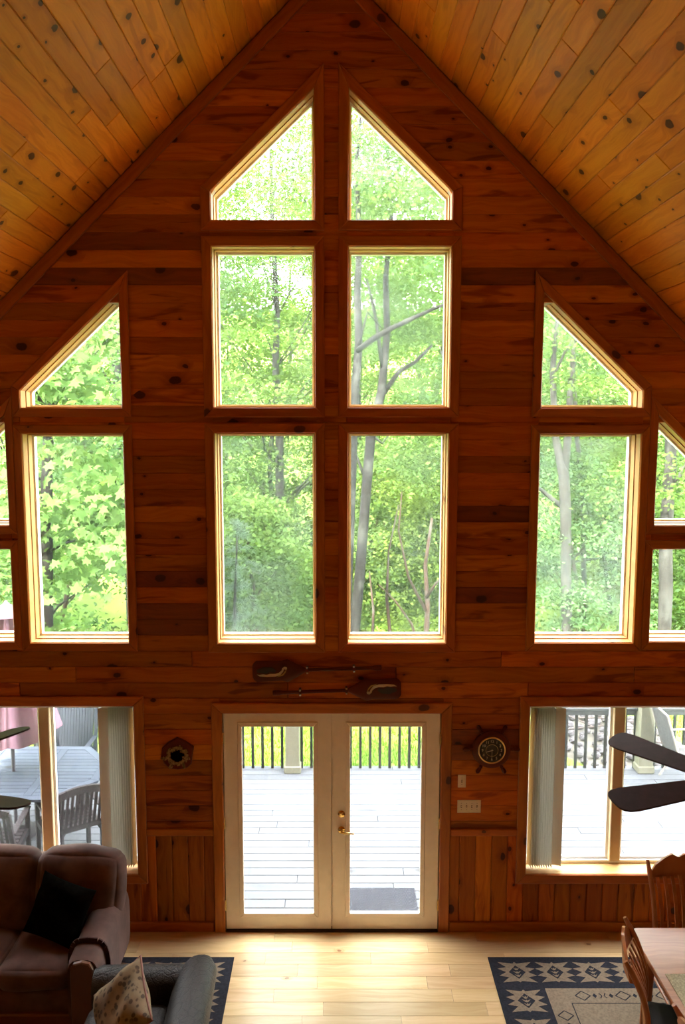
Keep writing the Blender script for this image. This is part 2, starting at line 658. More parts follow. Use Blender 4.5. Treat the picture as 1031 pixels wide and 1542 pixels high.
def offset_poly(poly, ds):
    """offset each edge i (p_i -> p_i+1) of a CCW polygon outwards by ds[i]"""
    n = len(poly)
    lines = []
    for i in range(n):
        p, q = Vector(poly[i]), Vector(poly[(i + 1) % n])
        t = (q - p).normalized()
        nrm = Vector((t.y, -t.x))
        lines.append((p + nrm * ds[i], t))
    out = []
    for i in range(n):
        (p, t), (q, u) = lines[i - 1], lines[i]
        den = t.x * u.y - t.y * u.x
        if abs(den) < 1e-6:
            out.append((q.x, q.y))
            continue
        w = q - p
        k = (w.x * u.y - w.y * u.x) / den
        out.append((p.x + t.x * k, p.y + t.y * k))
    return out


def ccw(poly):
    n = len(poly)
    a = sum(poly[i][0] * poly[(i + 1) % n][1] - poly[(i + 1) % n][0] * poly[i][1] for i in range(n))
    return poly if a > 0 else list(reversed(poly))


def wall_board(name, poly, yf, yb, mat, parent, along=(1, 0), ch=0.0):
    """a board lying in the gable wall: poly in (X, Z), front at Y = yf, back at Y = yb; the grain runs 'along'"""
    poly = ccw([tuple(p) for p in poly])
    cx_ = sum(p[0] for p in poly) / len(poly)
    cz_ = sum(p[1] for p in poly) / len(poly)
    a = Vector((along[0], along[1])).normalized()
    b = Vector((-a.y, a.x))
    loc = [((p[0] - cx_) * a.x + (p[1] - cz_) * a.y, (p[0] - cx_) * b.x + (p[1] - cz_) * b.y) for p in poly]
    M = Matrix(((a.x, b.x, 0, cx_), (0, 0, -1, yf), (a.y, b.y, 0, cz_), (0, 0, 0, 1)))
    return MB().prism(loc, -(yb - yf), 0.0, ch=ch).build(name, mat, parent, M=M)


def plank(name, o, xd, yd, L, W, T, mat, parent, ch=0.003):
    """rectangular plank: centre of its face at o, length L along xd, width W along yd, thickness T below the face"""
    xd, yd = Vector(xd).normalized(), Vector(yd).normalized()
    zd = xd.cross(yd)
    M = Matrix(((xd.x, yd.x, zd.x, o[0]), (xd.y, yd.y, zd.y, o[1]), (xd.z, yd.z, zd.z, o[2]), (0, 0, 0, 1)))
    return MB().prism([(-L / 2, -W / 2), (L / 2, -W / 2), (L / 2, W / 2), (-L / 2, W / 2)], -T, 0, ch=ch).build(name, mat, parent, M=M)


def cushion(sx, sy, sz, r, bulge=0.0, n=10, wr=0.0, seed=0):
    """soft rounded block centred on the origin"""
    rg = random.Random(seed)
    ph = [(rg.uniform(4, 15), rg.uniform(4, 15), rg.uniform(4, 15), rg.uniform(0, 6)) for _ in range(5)]
    m = MB()
    idx = {}
    vs, fs = [], []

    def pt(u, v, w):
        key = (round(u, 4), round(v, 4), round(w, 4))
        if key in idx:
            return idx[key]
        h = Vector((sx / 2, sy / 2, sz / 2))
        p = Vector((u * h.x, v * h.y, w * h.z))
        inn = Vector((max(-h.x + r, min(h.x - r, p.x)), max(-h.y + r, min(h.y - r, p.y)), max(-h.z + r, min(h.z - r, p.z))))
        d = p - inn
        if d.length > 1e-9:
            d = d.normalized() * r
        q = inn + d
        k = (1 - u * u) * (1 - v * v) if abs(w) > .99 else (1 - u * u) * (1 - w * w) if abs(v) > .99 else (1 - v * v) * (1 - w * w)
        nd = d.normalized() if d.length > 1e-9 else Vector((0, 0, 0))
        q = q + nd * bulge * k
        if wr:
            q = q + nd * wr * sum(math.sin(q.x * a + q.y * b + q.z * c + e) for a, b, c, e in ph) / 3
        idx[key] = len(vs)
        vs.append(q)
        return idx[key]

    g = [math.sin((-1 + 2 * i / n) * PI / 2) for i in range(n + 1)]
    for ax in range(3):
        for sg in (-1, 1):
            for i in range(n):
                for j in range(n):
                    q = []
                    for a, b in ((g[i], g[j]), (g[i + 1], g[j]), (g[i + 1], g[j + 1]), (g[i], g[j + 1])):
                        t = [0, 0, 0]
                        t[ax] = sg
                        t[(ax + 1) % 3] = a
                        t[(ax + 2) % 3] = b
                        q.append(pt(*t))
                    if sg < 0:
                        q.reverse()
                    fs.append(tuple(q))
    m.add(vs, fs)
    return m


def pillow(w, h, t, n=18, seed=0):
    """square throw pillow in the local x-z plane, its seam pinched at the rim"""
    rg = random.Random(seed)
    ph = [(rg.uniform(5, 16), rg.uniform(5, 16), rg.uniform(0, 6)) for _ in range(4)]
    vs, fs = [], []
    for side in (-1, 1):
        for i in range(n + 1):
            for j in range(n + 1):
                u, v = -1 + 2 * i / n, -1 + 2 * j / n
                k = ((1 - u ** 4) * (1 - v ** 4)) ** .55
                x = u * w / 2 * (1 - .07 * (1 - v * v))
                z = v * h / 2 * (1 - .07 * (1 - u * u))
                wv = 1 + .07 * sum(math.sin(a * x * 2 + b * z * 2 + e) for a, b, e in ph)
                vs.append(Vector((x, side * (.006 + t / 2 * k * wv), z)))
    N1 = (n + 1) * (n + 1)
    for i in range(n):
        for j in range(n):
            a, b, c, d = i * (n + 1) + j, (i + 1) * (n + 1) + j, (i + 1) * (n + 1) + j + 1, i * (n + 1) + j + 1
            fs.append((a, b, c, d))
            fs.append((N1 + d, N1 + c, N1 + b, N1 + a))
    rim = [i * (n + 1) for i in range(n)] + [n * (n + 1) + j for j in range(n)] + [(n - i) * (n + 1) + n for i in range(n)] + [n - j for j in range(n)]
    for k in range(len(rim)):
        p, q = rim[k], rim[(k + 1) % len(rim)]
        fs.append((q, p, N1 + p, N1 + q))
    return MB().add(vs, fs)


def xform(mb, M):
    mb.v = [tuple(M @ Vector(p)) for p in mb.v]
    return mb


def Tr(x, y, z):
    return Matrix.Translation((x, y, z))


def Rot(deg, ax):
    return Matrix.Rotation(math.radians(deg), 4, ax)


# ------------------------------------------------------------------ the shell
RIDGE, SLOPE, HALF, BACKY = 8.17, 0.97, 4.6, -10.5
TH = 0.25                                # thickness of the gable wall


def roof_z(x):
    return RIDGE - SLOPE * abs(x)


def mir(poly):
    return [(-x, z) for x, z in poly]


# openings in the gable wall (X, Z), as read at the inner edge of the casings
WIN = []


def add_win(poly, label, cw, pane):
    WIN.append((ccw(poly), label, cw, pane))


A0, A1 = 0.142, 0.975
S0, S1 = 1.747, 2.584
O0, O1 = 2.730, 3.566
for sgn, side in ((-1, 'left'), (1, 'right')):
    f = (lambda q: q) if sgn > 0 else mir
    pn = 'pane_veiled'
    add_win(f([(A0, 6.178), (A1, 6.178), (A1, 6.395), (A0, 7.185)]), 'top slanted window of the centre column, ' + ('its point on the right' if sgn < 0 else 'its point on the left'), .085, pn)
    add_win(f([(A0, 4.668), (A1, 4.668), (A1, 5.963), (A0, 5.963)]), 'middle rectangular window of the centre group, ' + ('with leaves and no trunk behind' if sgn < 0 else 'with a bent tree limb behind'), .085, pn)
    add_win(f([(A0, 2.657), (A1, 2.657), (A1, 4.448), (A0, 4.448)]), 'tall window above the french doors, ' + ('with pale distant trunks behind' if sgn < 0 else 'with a leaning mottled trunk behind'), .085, pn)
    add_win(f([(S0, 4.664), (S1, 4.664), (S1, 4.803), (S0, 5.594)]), 'slanted window below the roof slope, ' + ('filled with big maple leaves' if sgn < 0 else 'with thin forked trunks behind'), .078, 'pane_clear' if sgn < 0 else 'pane_veiled')
    add_win(f([(S0, 2.660), (S1, 2.660), (S1, 4.443), (S0, 4.443)]), 'tall side window ' + ('filled with big maple leaves' if sgn < 0 else 'with a forked grey trunk behind hazy glass'), .078, 'pane_clear' if sgn < 0 else 'pane_hazy')
    add_win(f([(O0, 3.678), (O1, 3.678), (O1, 3.800), (O0, 4.590)]), 'outermost slanted window over a ' + ('pane showing the umbrella top' if sgn < 0 else 'short pane with a thick trunk'), .078, 'pane_clear')
    add_win(f([(O0, 2.671), (O1, 2.671), (O1, 3.468), (O0, 3.468)]), 'short outermost window ' + ('showing the top of the pink umbrella' if sgn < 0 else 'with a thick trunk above low bushes'), .078, 'pane_clear')
LOWW = []
L0, L1, LZ0, LZ1 = 1.725, 3.46, 0.548, 2.090
for sgn in (-1, 1):
    f = (lambda q: q) if sgn > 0 else mir
    LOWW.append(ccw(f([(L0, LZ0), (L1, LZ0), (L1, LZ1), (L0, LZ1)])))
DW, DH = 0.948, 2.025
DOOR = [(-DW, 0), (DW, 0), (DW, DH), (-DW, DH)]
OPEN = [offset_poly(w[0], [.018] * len(w[0])) for w in WIN] + [offset_poly(w, [.018] * 4) for w in LOWW] + [[(-DW - .02, -.2), (DW + .02, -.2), (DW + .02, DH + .02), (-DW - .02, DH + .02)]]


def xrange(poly, z):
    xs = []
    n = len(poly)
    for i in range(n):
        (x0, z0), (x1, z1) = poly[i], poly[(i + 1) % n]
        if abs(z1 - z0) < 1e-9:
            if abs(z - z0) < 1e-6:
                xs += [x0, x1]
        elif min(z0, z1) - 1e-9 <= z <= max(z0, z1) + 1e-9:
            xs.append(x0 + (x1 - x0) * (z - z0) / (z1 - z0))
    return (min(xs), max(xs)) if xs else None


def row_pieces(z0, z1, ops, edge):
    """polygons of the strip z0..z1 of the gable, less the openings; edge(z) = half width of the gable"""
    res = []
    marks = []
    for op in ops:
        lo, hi = min(p[1] for p in op), max(p[1] for p in op)
        a, b = max(z0, lo), min(z1, hi)
        if b - a < 1e-4:
            continue
        ra, rb = xrange(op, a), xrange(op, b)
        marks.append((ra, rb))
        if lo > z0 + 1e-4:
            r = xrange(op, lo)
            if lo - z0 > .012:
                res.append([(r[0], z0), (r[1], z0), (r[1], lo), (r[0], lo)])
        if hi < z1 - 1e-4:
            zz = hi
            if z1 - hi > .012 and ra[1] - ra[0] > .05:
                res.append([(ra[0], zz), (ra[1], zz), (ra[1], z1), (ra[0], z1)] if abs(rb[1] - rb[0]) > .3 else [rb and (ra[0], a), (ra[1], a), (ra[1], z1), (ra[0], z1)])
    marks.sort(key=lambda m: m[0][0] + m[0][1])
    el, eh = edge(z0), max(edge(z1), 0.0)
    left = (-el, -eh)
    for ra, rb in marks:
        poly = [(left[0], z0), (ra[0], z0), (rb[0], z1), (left[1], z1)]
        if max(ra[0] - left[0], rb[0] - left[1]) > .01:
            res.append(poly)
        left = (ra[1], rb[1])
    res.append([(left[0], z0), (el, z0), (eh, z1), (left[1], z1)])
    good = []
    for q in res:
        w0, w1 = q[1][0] - q[0][0], q[2][0] - q[3][0]
        if w0 < -1e-4 or w1 < -1e-4:
            q = [(q[0][0], q[0][1]), (max(q[0][0], q[1][0]), q[1][1]), (max(q[3][0], q[2][0]), q[2][1]), q[3]]
        if max(q[1][0] - q[0][0], q[2][0] - q[3][0]) < .012:
            continue
        good.append(q)
    return good


def uniq(poly):
    out = []
    for p in poly:
        if not out or (abs(p[0] - out[-1][0]) + abs(p[1] - out[-1][1])) > 2e-3:
            out.append(p)
    if len(out) > 1 and abs(out[0][0] - out[-1][0]) + abs(out[0][1] - out[-1][1]) < 2e-3:
        out.pop()
    return out


PITCHZ, Z00 = 0.14, 0.06
gable = MB()
rows = [Z00 + PITCHZ * k for k in range(-1, 60)]
zcuts = [-0.2] + [z for z in rows if z > 0 and z < RIDGE] + [RIDGE]
edge_b = lambda z: min(HALF, (RIDGE + 0.02 - z) / SLOPE)
for z0, z1 in zip(zcuts[:-1], zcuts[1:]):
    for q in row_pieces(z0, z1, OPEN, edge_b):
        q = uniq(q)
        if len(q) >= 3:
            gable.prism(q, 0.02, TH, M=Matrix(((1, 0, 0, 0), (0, 0, 1, 0), (0, 1, 0, 0), (0, 0, 0, 1))))
wall = gable.build('wall_front', 'siding')
tag(wall, 'tall knotty pine gable wall around the windows and french doors', kind='structure')

RAIL = 0.94                                  # top of the vertical boarding
prow = [z for z in rows if z >= RAIL - 0.12]
# boards of dark red heartwood, (x0, x1, z0, z1)
HEART = [(-9, -1.0, 5.93, 6.09), (1.0, 9, 5.65, 5.81), (-9, -1.72, 5.65, 5.81), (-1.76, -.97, 2.71, 3.01), (-1.76, -.97, 3.13, 3.29), (.97, 1.76, 2.99, 3.15), (1.0, 1.72, 1.59, 1.89), (.97, 1.76, 3.69, 3.85)]
nplank = 0
for z0 in prow:
    z1 = z0 + PITCHZ
    if z0 > RIDGE - .2:
        break
    zz0 = max(z0, RAIL)
    e = lambda z: min(HALF, (RIDGE - 0.01 - z) / SLOPE)
    for q in row_pieces(zz0, z1, OPEN, e):
        q = uniq(q)
        if len(q) < 3:
            continue
        # butt joints in the long runs
        xs = [p[0] for p in q]
        cuts = []
        if len(q) == 4 and max(xs) - min(xs) > 2.6:
            x = min(xs) + random.uniform(.9, 2.6)
            while x < max(xs) - .6:
                cuts.append(x)
                x += random.uniform(1.6, 3.2)
        zb, zt = min(p[1] for p in q), max(p[1] for p in q)
        parts = []
        if cuts:
            lf = (q[0], q[3])
            for x in cuts:
                parts.append([lf[0], (x - .001, zb), (x - .001, zt), lf[1]])
                lf = ((x + .001, zb), (x + .001, zt))
            parts.append([lf[0], q[1], q[2], lf[1]])
        else:
            parts = [q]
        for pq in parts:
            mx, mz = sum(p[0] for p in pq) / len(pq), sum(p[1] for p in pq) / len(pq)
            hm = any(a < mx < b and c < mz < d for a, b, c, d in HEART)
            wall_board('plank', pq, random.uniform(-.0006, .0006), 0.02, 'wall_pine_heart' if hm else 'wall_pine', wall, (1, 0), ch=.005)
            nplank += 1
# vertical boards below the rail
spans = [(-HALF, -L1 - .018), (-L0 + .018, -DW - .02), (DW + .02, L0 - .018), (L1 + .018, HALF)]
BW = 0.142
k = -33
while k * BW < HALF:
    x0, x1 = k * BW, (k + 1) * BW
    k += 1
    x0, x1 = max(x0, -HALF), min(x1, HALF)
    cxm = (x0 + x1) / 2
    if x1 - x0 < .02 or -DW - .05 < cxm < DW + .05:
        continue
    top = LZ0 - .018 if L0 - .03 < abs(cxm) < L1 + .03 else RAIL
    wall_board('wainscot_board', [(x0, 0), (x1, 0), (x1, top), (x0, top)], .002, .02, 'wall_pine', wall, (0, 1), ch=.009)
for a, b in ((-L0 + .085, -DW - .10), (DW + .10, L0 - .085), (-HALF, -L1 - .085), (L1 + .085, HALF)):
    wall_board('chair_rail', [(a, RAIL - .035), (b, RAIL - .035), (b, RAIL + .03), (a, RAIL + .03)], -.022, .0, 'trim_pine', wall, (1, 0), ch=.008)
for s in (-1, 1):
    pts = [(s * .0, RIDGE - .012), (s * HALF, roof_z(HALF) - .012), (s * HALF, roof_z(HALF) - .145), (0, RIDGE - .145)]
    wall_board('rake_board', pts, -.024, 0.0, 'trim_pine', wall, (1, -s * SLOPE), ch=.004)
for n_, (a, b) in enumerate(((-HALF, -DW - .105), (DW + .105, HALF))):
    bb = wall_board('baseboard_' + ('left', 'right')[n_], [(a, 0), (b, 0), (b, .092), (a, .092)], -.018, .0, 'trim_pine', None, (1, 0), ch=.006)
    tag(bb, 'low pine baseboard along the gable wall, ' + ('behind the brown sofa' if n_ == 0 else 'below the window by the dining table'), kind='structure')

# ceiling: backing slabs with boards hung below them
for s, side in ((-1, 'left'), (1, 'right')):
    sl = Vector((s, 0, -SLOPE)).normalized()
    nrm = Vector((-s * SLOPE, 0, -1)).normalized()
    m = MB()
    p0, p1 = Vector((0, 0, RIDGE)), Vector((s * (HALF + .25), 0, RIDGE - SLOPE * (HALF + .25)))
    up = -nrm
    pt_ = p0 - sl * .32
    pts = []
    for Y in (TH + .35, BACKY - .2):
        for p, o in ((pt_, .022), (p1, .022), (p1, .25), (pt_, .25)):
            q = p + up * o
            pts.append(Vector((q.x, Y, q.z)))
    m.add(pts, [(0, 1, 2, 3), (7, 6, 5, 4), (0, 4, 5, 1), (1, 5, 6, 2), (2, 6, 7, 3), (3, 7, 4, 0)])
    ceil = m.build('ceiling_' + side, 'roof_backing')
    tag(ceil, 'sloping ceiling of knotty pine boards over the ' + ('sofa' if s < 0 else 'dining table') + ' side', kind='structure')
    LEN = math.hypot(HALF, HALF * SLOPE)
    CP = 0.148
    r = 0
    while r * CP < LEN:
        a, b = r * CP, min((r + 1) * CP, LEN)
        c = p0 + sl * ((a + b) / 2)
        y = 0.0
        first = True
        while y > -5.0:
            ln = random.uniform(.5, 2.4) if first else random.uniform(1.4, 3.2)
            first = False
            y2 = max(y - ln, BACKY) if y - ln > -5.0 else BACKY
            xd = Vector((0, 1, 0)) if s > 0 else Vector((0, -1, 0))
            yd = nrm.cross(xd)
            plank('ceiling_board', (c.x, (y + y2) / 2, c.z), xd, yd, (y - y2) - .0015, b - a - .001, .021, 'ceiling_pine', ceil, ch=.006)
            y = y2
        r += 1

# floor
fl = MB().box((0, (BACKY + TH) / 2, -.07), (2 * HALF + .3, -BACKY + TH, .10)).build('floor', 'floor_maple')
tag(fl, 'pale maple plank floor with long narrow boards', kind='structure')
y = 0.0
FP = 0.150
while y > -3.6:
    x = -HALF + random.uniform(-1.2, 0)
    while x < HALF:
        ln = random.uniform(.75, 1.9)
        a, b = max(x, -HALF), min(x + ln, HALF)
        if b - a > .05:
            plank('floor_board', ((a + b) / 2, y - FP / 2, random.uniform(-.0004, 0)), (1, 0, 0), (0, 1, 0), b - a - .0012, FP - .001, .02, 'floor_maple', fl, ch=.0012)
        x += ln
    y -= FP
plank('floor_board', (0, (y + BACKY) / 2, 0), (1, 0, 0), (0, 1, 0), 2 * HALF, y - BACKY, .02, 'floor_maple', fl)

# side and back walls, loft deck the photographer stands on
for s, side in ((-1, 'left'), (1, 'right')):
    w = MB().box((s * (HALF + .1), (BACKY + TH) / 2, 1.9), (.2, -BACKY + TH, 3.85)).build('wall_' + side, 'plaster')
    tag(w, 'low pine side wall under the eaves on the ' + ('sofa' if s < 0 else 'dining') + ' side', kind='structure')
bk = MB()
bk.prism([(-HALF - .1, -.1), (HALF + .1, -.1), (HALF + .1, roof_z(HALF)), (0, RIDGE + .1), (-HALF - .1, roof_z(HALF))], BACKY - .2, BACKY, M=Matrix(((1, 0, 0, 0), (0, 0, 1, 0), (0, 1, 0, 0), (0, 0, 0, 1))))
tag(bk.build('wall_back', 'plaster'), 'plain pine back wall behind the loft', kind='structure')
tag(MB().box((0, (BACKY - 6.75) / 2, 2.82), (2 * HALF, -6.75 - BACKY, .22)).build('loft_floor', 'floor_maple'), 'wooden loft floor at the back of the room', kind='structure')


# ------------------------------------------------------------------ windows
def ring_boards(name, poly, d_in, d_out, yf, yb, mat, parent, ch=0.0):
    """one mitred board for each edge of the polygon, between offsets d_in and d_out"""
    n = len(poly)
    di = d_in if isinstance(d_in, list) else [d_in] * n
    do = d_out if isinstance(d_out, list) else [d_out] * n
    P, Q = offset_poly(poly, di), offset_poly(poly, do)
    for i in range(n):
        j = (i + 1) % n
        e = (poly[j][0] - poly[i][0], poly[j][1] - poly[i][1])
        wall_board(name, [P[i], P[j], Q[j], Q[i]], yf, yb, mat, parent, e, ch)


wi = 0
for poly, label, cw, pane in WIN:
    wi += 1
    cx_ = sum(p[0] for p in poly) / len(poly)
    w = empty('window_%d' % wi, (0, 0, 0), 0, label, None, None, 'structure')
    n = len(poly)
    cws = []
    for i in range(n):
        p, q = poly[i], poly[(i + 1) % n]
        wid = cw
        if abs(p[0] - q[0]) < 1e-6 and abs(abs(p[0]) - S1) < .01 or abs(p[0] - q[0]) < 1e-6 and abs(abs(p[0]) - O0) < .01:
            wid = .0725
        cws.append(wid)
    ring_boards('casing', poly, .004, cws, -.022, .0, 'trim_pine', w, ch=.006)
    ring_boards('jamb', poly, .0, .018, -.004, .19, 'jamb_pine', w)
    ring_boards('sash_stop', poly, -.008, .0, .10, .19, 'jamb_pine', w)
    ring_boards('frame', poly, -.024, .0, .192, TH, 'vinyl_white', w)
    g = offset_poly(poly, [-.02] * n)
    MB().prism(g, .226, .231, M=Matrix(((1, 0, 0, 0), (0, 0, 1, 0), (0, 1, 0, 0), (0, 0, 0, 1)))).build('glass_pane', pane, w)

for s, poly in zip((-1, 1), LOWW):
    wi += 1
    w = empty('window_%d' % wi, (0, 0, 0), 0, 'wide sliding window with vertical blinds, ' + ('behind the sofa' if s < 0 else 'behind the dining table'), None, None, 'structure')
    ring_boards('casing', poly, .004, .09, -.022, .0, 'trim_pine', w, ch=.006)
    ring_boards('jamb', poly, .0, .018, -.004, .19, 'jamb_pine', w)
    ring_boards('frame', poly, -.03, .0, .17, TH, 'vinyl_white', w)
    xm = s * 2.565
    # the sliding sash: its meeting stile in the middle, a slim second rail behind it
    wall_board('mullion', [(xm - .05, LZ0 + .03), (xm + .05, LZ0 + .03), (xm + .05, LZ1 - .03), (xm - .05, LZ1 - .03)], .15, .22, 'mullion_tan', w, (0, 1), ch=.006)
    for q0, q1, yy in ((L0 + .03, 2.565 - .05, .2), (2.565 + .05, L1 - .03, .2)):
        sp = ccw([(s * q0, LZ0 + .03), (s * q1, LZ0 + .03), (s * q1, LZ1 - .03), (s * q0, LZ1 - .03)])
        ring_boards('sash', sp, -.022, .0, yy, yy + .035, 'vinyl_white', w)
        g = offset_poly(sp, [-.015] * 4)
        MB().prism(g, yy + .012, yy + .017, M=Matrix(((1, 0, 0, 0), (0, 0, 1, 0), (0, 1, 0, 0), (0, 0, 0, 1)))).build('glass_pane', 'pane_clear', w)

# ------------------------------------------------------------------ french doors
dr = empty('door_1', (0, 0, 0), 0, 'pair of cream french doors with full glass and brass lever', None, None, 'structure')
dp = ccw(DOOR)
for (a, b, c, d_, al) in ((-DW - .098, -DW - .004, 0, DH + .098, 'v'), (DW + .004, DW + .098, 0, DH + .098, 'v'), (-DW, DW, DH + .004, DH + .098, 'h')):
    if al == 'v':
        sgn = -1 if a < 0 else 1
        xi, xo = sgn * (DW + .004), sgn * (DW + .098)
        wall_board('casing', [(xi, 0), (xo, 0), (xo, DH + .098), (xi, DH + .004)], -.028, 0, 'trim_pine', dr, (0, 1), ch=.008)
        wall_board('jamb', [(xi, 0), (sgn * (DW + .022), 0), (sgn * (DW + .022), DH + .02), (xi, DH + .004)], -.004, TH, 'jamb_pine', dr, (0, 1))
    else:
        wall_board('casing', [(-DW - .004, DH + .004), (DW + .004, DH + .004), (DW + .098, DH + .098), (-DW - .098, DH + .098)], -.028, 0, 'trim_pine', dr, (1, 0), ch=.008)
        wall_board('jamb', [(-DW - .004, DH + .004), (DW + .004, DH + .004), (DW + .022, DH + .022), (-DW - .022, DH + .022)], -.004, TH, 'jamb_pine', dr, (1, 0))
wall_board('threshold', [(-DW, -.015), (DW, -.015), (DW, .014), (-DW, .014)], -.02, TH, 'dark_bronze', dr, (1, 0), ch=.004)
wall_board('astragal', [(-.03, .016), (.03, .016), (.03, DH), (-.03, DH)], .0505, .064, 'door_paint', dr, (0, 1))
for sgn in (-1, 1):
    wall_board('door_stop', [(sgn * (DW - .014), .014), (sgn * (DW + .004), .014), (sgn * (DW + .004), DH), (sgn * (DW - .014), DH)], .0505, .075, 'jamb_pine', dr, (0, 1))
wall_board('door_stop', [(-DW, DH - .012), (DW, DH - .012), (DW, DH + .004), (-DW, DH + .004)], .0505, .075, 'jamb_pine', dr, (1, 0))
GX0, GX1, GZ0, GZ1 = .150, .795, .160, 1.915
XZ = Matrix(((1, 0, 0, 0), (0, 0, 1, 0), (0, 1, 0, 0), (0, 0, 0, 1)))
for s in (-1, 1):
    lf = empty('door_leaf', (0, 0, 0))
    lf.parent = dr
    f = (lambda q: q) if s > 0 else mir
    x0, x1, z0, z1 = .003, DW - .002, .016, DH - .002
    for nm, q in (('stile', [(x0, z0), (GX0, z0), (GX0, z1), (x0, z1)]), ('stile', [(GX1, z0), (x1, z0), (x1, z1), (GX1, z1)]),
                  ('rail', [(GX0, z0), (GX1, z0), (GX1, GZ0), (GX0, GZ0)]), ('rail', [(GX0, GZ1), (GX1, GZ1), (GX1, z1), (GX0, z1)])):
        wall_board(nm, f(q), .006, .05, 'door_paint', lf, (0, 1) if nm == 'stile' else (1, 0), ch=.001)
    gp = ccw(f([(GX0, GZ0), (GX1, GZ0), (GX1, GZ1), (GX0, GZ1)]))
    ring_boards('glazing_bead', gp, -.012, .030, -.006, .006, 'door_paint', lf, ch=.005)
    MB().prism(offset_poly(gp, [-.002] * 4), .025, .031, M=XZ).build('glass_pane', 'pane_clear', lf)
    for hz in (.25, 1.02, 1.80):
        MB().tube([(s * (DW + .001), -.004, hz - .05), (s * (DW + .001), -.004, hz + .05)], .008, 10).build('hinge', 'brass', lf, True, 40)
    if s > 0:
        p = onY(514, 1226)
        YM = Matrix(((1, 0, 0, 0), (0, 0, -1, 0), (0, 1, 0, 0), (0, 0, 0, 1)))
        db = MB().lathe([(.032, -.001), (.032, .006), (.024, .014), (.014, .016)], 24, Tr(p.x, .005, p.z) @ YM).build('deadbolt', 'brass', lf, True, 35)
        MB().box((p.x, -.022, p.z), (.009, .022, .034), None, .003).build('thumb_turn', 'brass', db)
        p = onY(514, 1250)
        rs = MB().lathe([(.033, -.001), (.033, .006), (.026, .014), (.013, .018), (.011, .045)], 24, Tr(p.x, .005, p.z) @ YM).build('lever_rose', 'brass', lf, True, 35)
        MB().tube([(p.x, -.045, p.z), (p.x + .02, -.052, p.z), (p.x + .06, -.05, p.z - .004), (p.x + .108, -.046, p.z - .012)], [.010, .010, .008, .007], 12).build('lever', 'brass', rs, True, 50)

# ------------------------------------------------------------------ outdoors: ground, deck, railing
DZ = -.12                                    # deck surface


def ground_z(x, y):
    z = -1.0 - 0.02 * (min(y, 14) - 4)
    if y > 14:
        z += (y - 14) ** 1.25 * 0.055
    if y > 40:
        z += (y - 40) * .12
    return z + .12 * math.sin(x * .35 + 1) * math.sin(y * .3)


m = MB()
xs = np.linspace(-60, 60, 61)
ys = np.concatenate([np.linspace(-14, 20, 35), np.linspace(22, 90, 35)])
for yv in ys:
    for xv in xs:
        m.v.append((xv, yv, ground_z(xv, yv)))
nx = len(xs)
for j in range(len(ys) - 1):
    for i in range(nx - 1):
        m.f.append((j * nx + i, j * nx + i + 1, (j + 1) * nx + i + 1, (j + 1) * nx + i))
lawn = m.build('lawn', 'lawn_ground', None, True)
tag(lawn, 'bright green lawn rolling off towards the woods', kind='structure')

DY1 = 3.70
deck = MB().box((0, (TH + DY1) / 2, DZ - .13), (12.4, DY1 - TH, .18)).build('deck', 'siding')
tag(deck, 'grey weathered wooden deck outside the doors', kind='structure')
y = TH + .01
while y < DY1:
    x = -6.2 - random.uniform(0, 2.0)
    while x < 6.2:
        ln = random.uniform(1.8, 4.2)
        a, b = max(x, -6.2), min(x + ln, 6.2)
        if b - a > .1:
            plank('deck_board', ((a + b) / 2, y + .07, DZ + random.uniform(-.002, 0)), (1, 0, 0), (0, 1, 0), b - a - .004, .134, .03, 'deck_wood', deck, ch=.004)
        x += ln
    y += .1415

rail = empty('deck_railing', (0, DY1, DZ), 0, 'deck railing with dark balusters and pale square posts', 'railing')
RZ = .84
for px in (-5.24, -2.89, -.54, 1.81, 4.16):
    pm = MB()
    pm.box((px, -.06, .48), (.19, .19, .96), None, .01)
    po = pm.build('post', 'post_paint', rail)
    MB().box((px, -.06, .98), (.24, .24, .04), None, .012).build('post_cap', 'post_paint', po)
    MB().box((px, -.06, .05), (.225, .225, .10), None, .012).build('post_base', 'post_paint', po)
MB().box((0, .03, RZ), (12.3, .14, .04), None, .008).build('top_rail', 'rail_paint', rail)
MB().box((0, .03, RZ - .06), (12.3, .04, .08), None, .005).build('under_rail', 'rail_paint', rail)
bal = MB().box((0, 0, 0), (.036, .03, RZ + .10), None, .004).mesh('baluster')
kx = -6.1
while kx < 6.1:
    link_mesh('baluster', bal, 'baluster_paint', rail, (kx, .03, (RZ - .05) / 2 - .08))
    kx += .132
MB().box((.0, .03, -.14), (12.4, .03, .24)).build('fascia', 'rail_paint', rail)

mat_ = MB().box((0, 0, .006), (.74, .44, .012), None, .005).build('doormat', 'doormat_rubber', None, loc=(.455, .645, DZ))
tag(mat_, 'dark blue-grey ribbed doormat on the deck outside the doors', 'doormat')


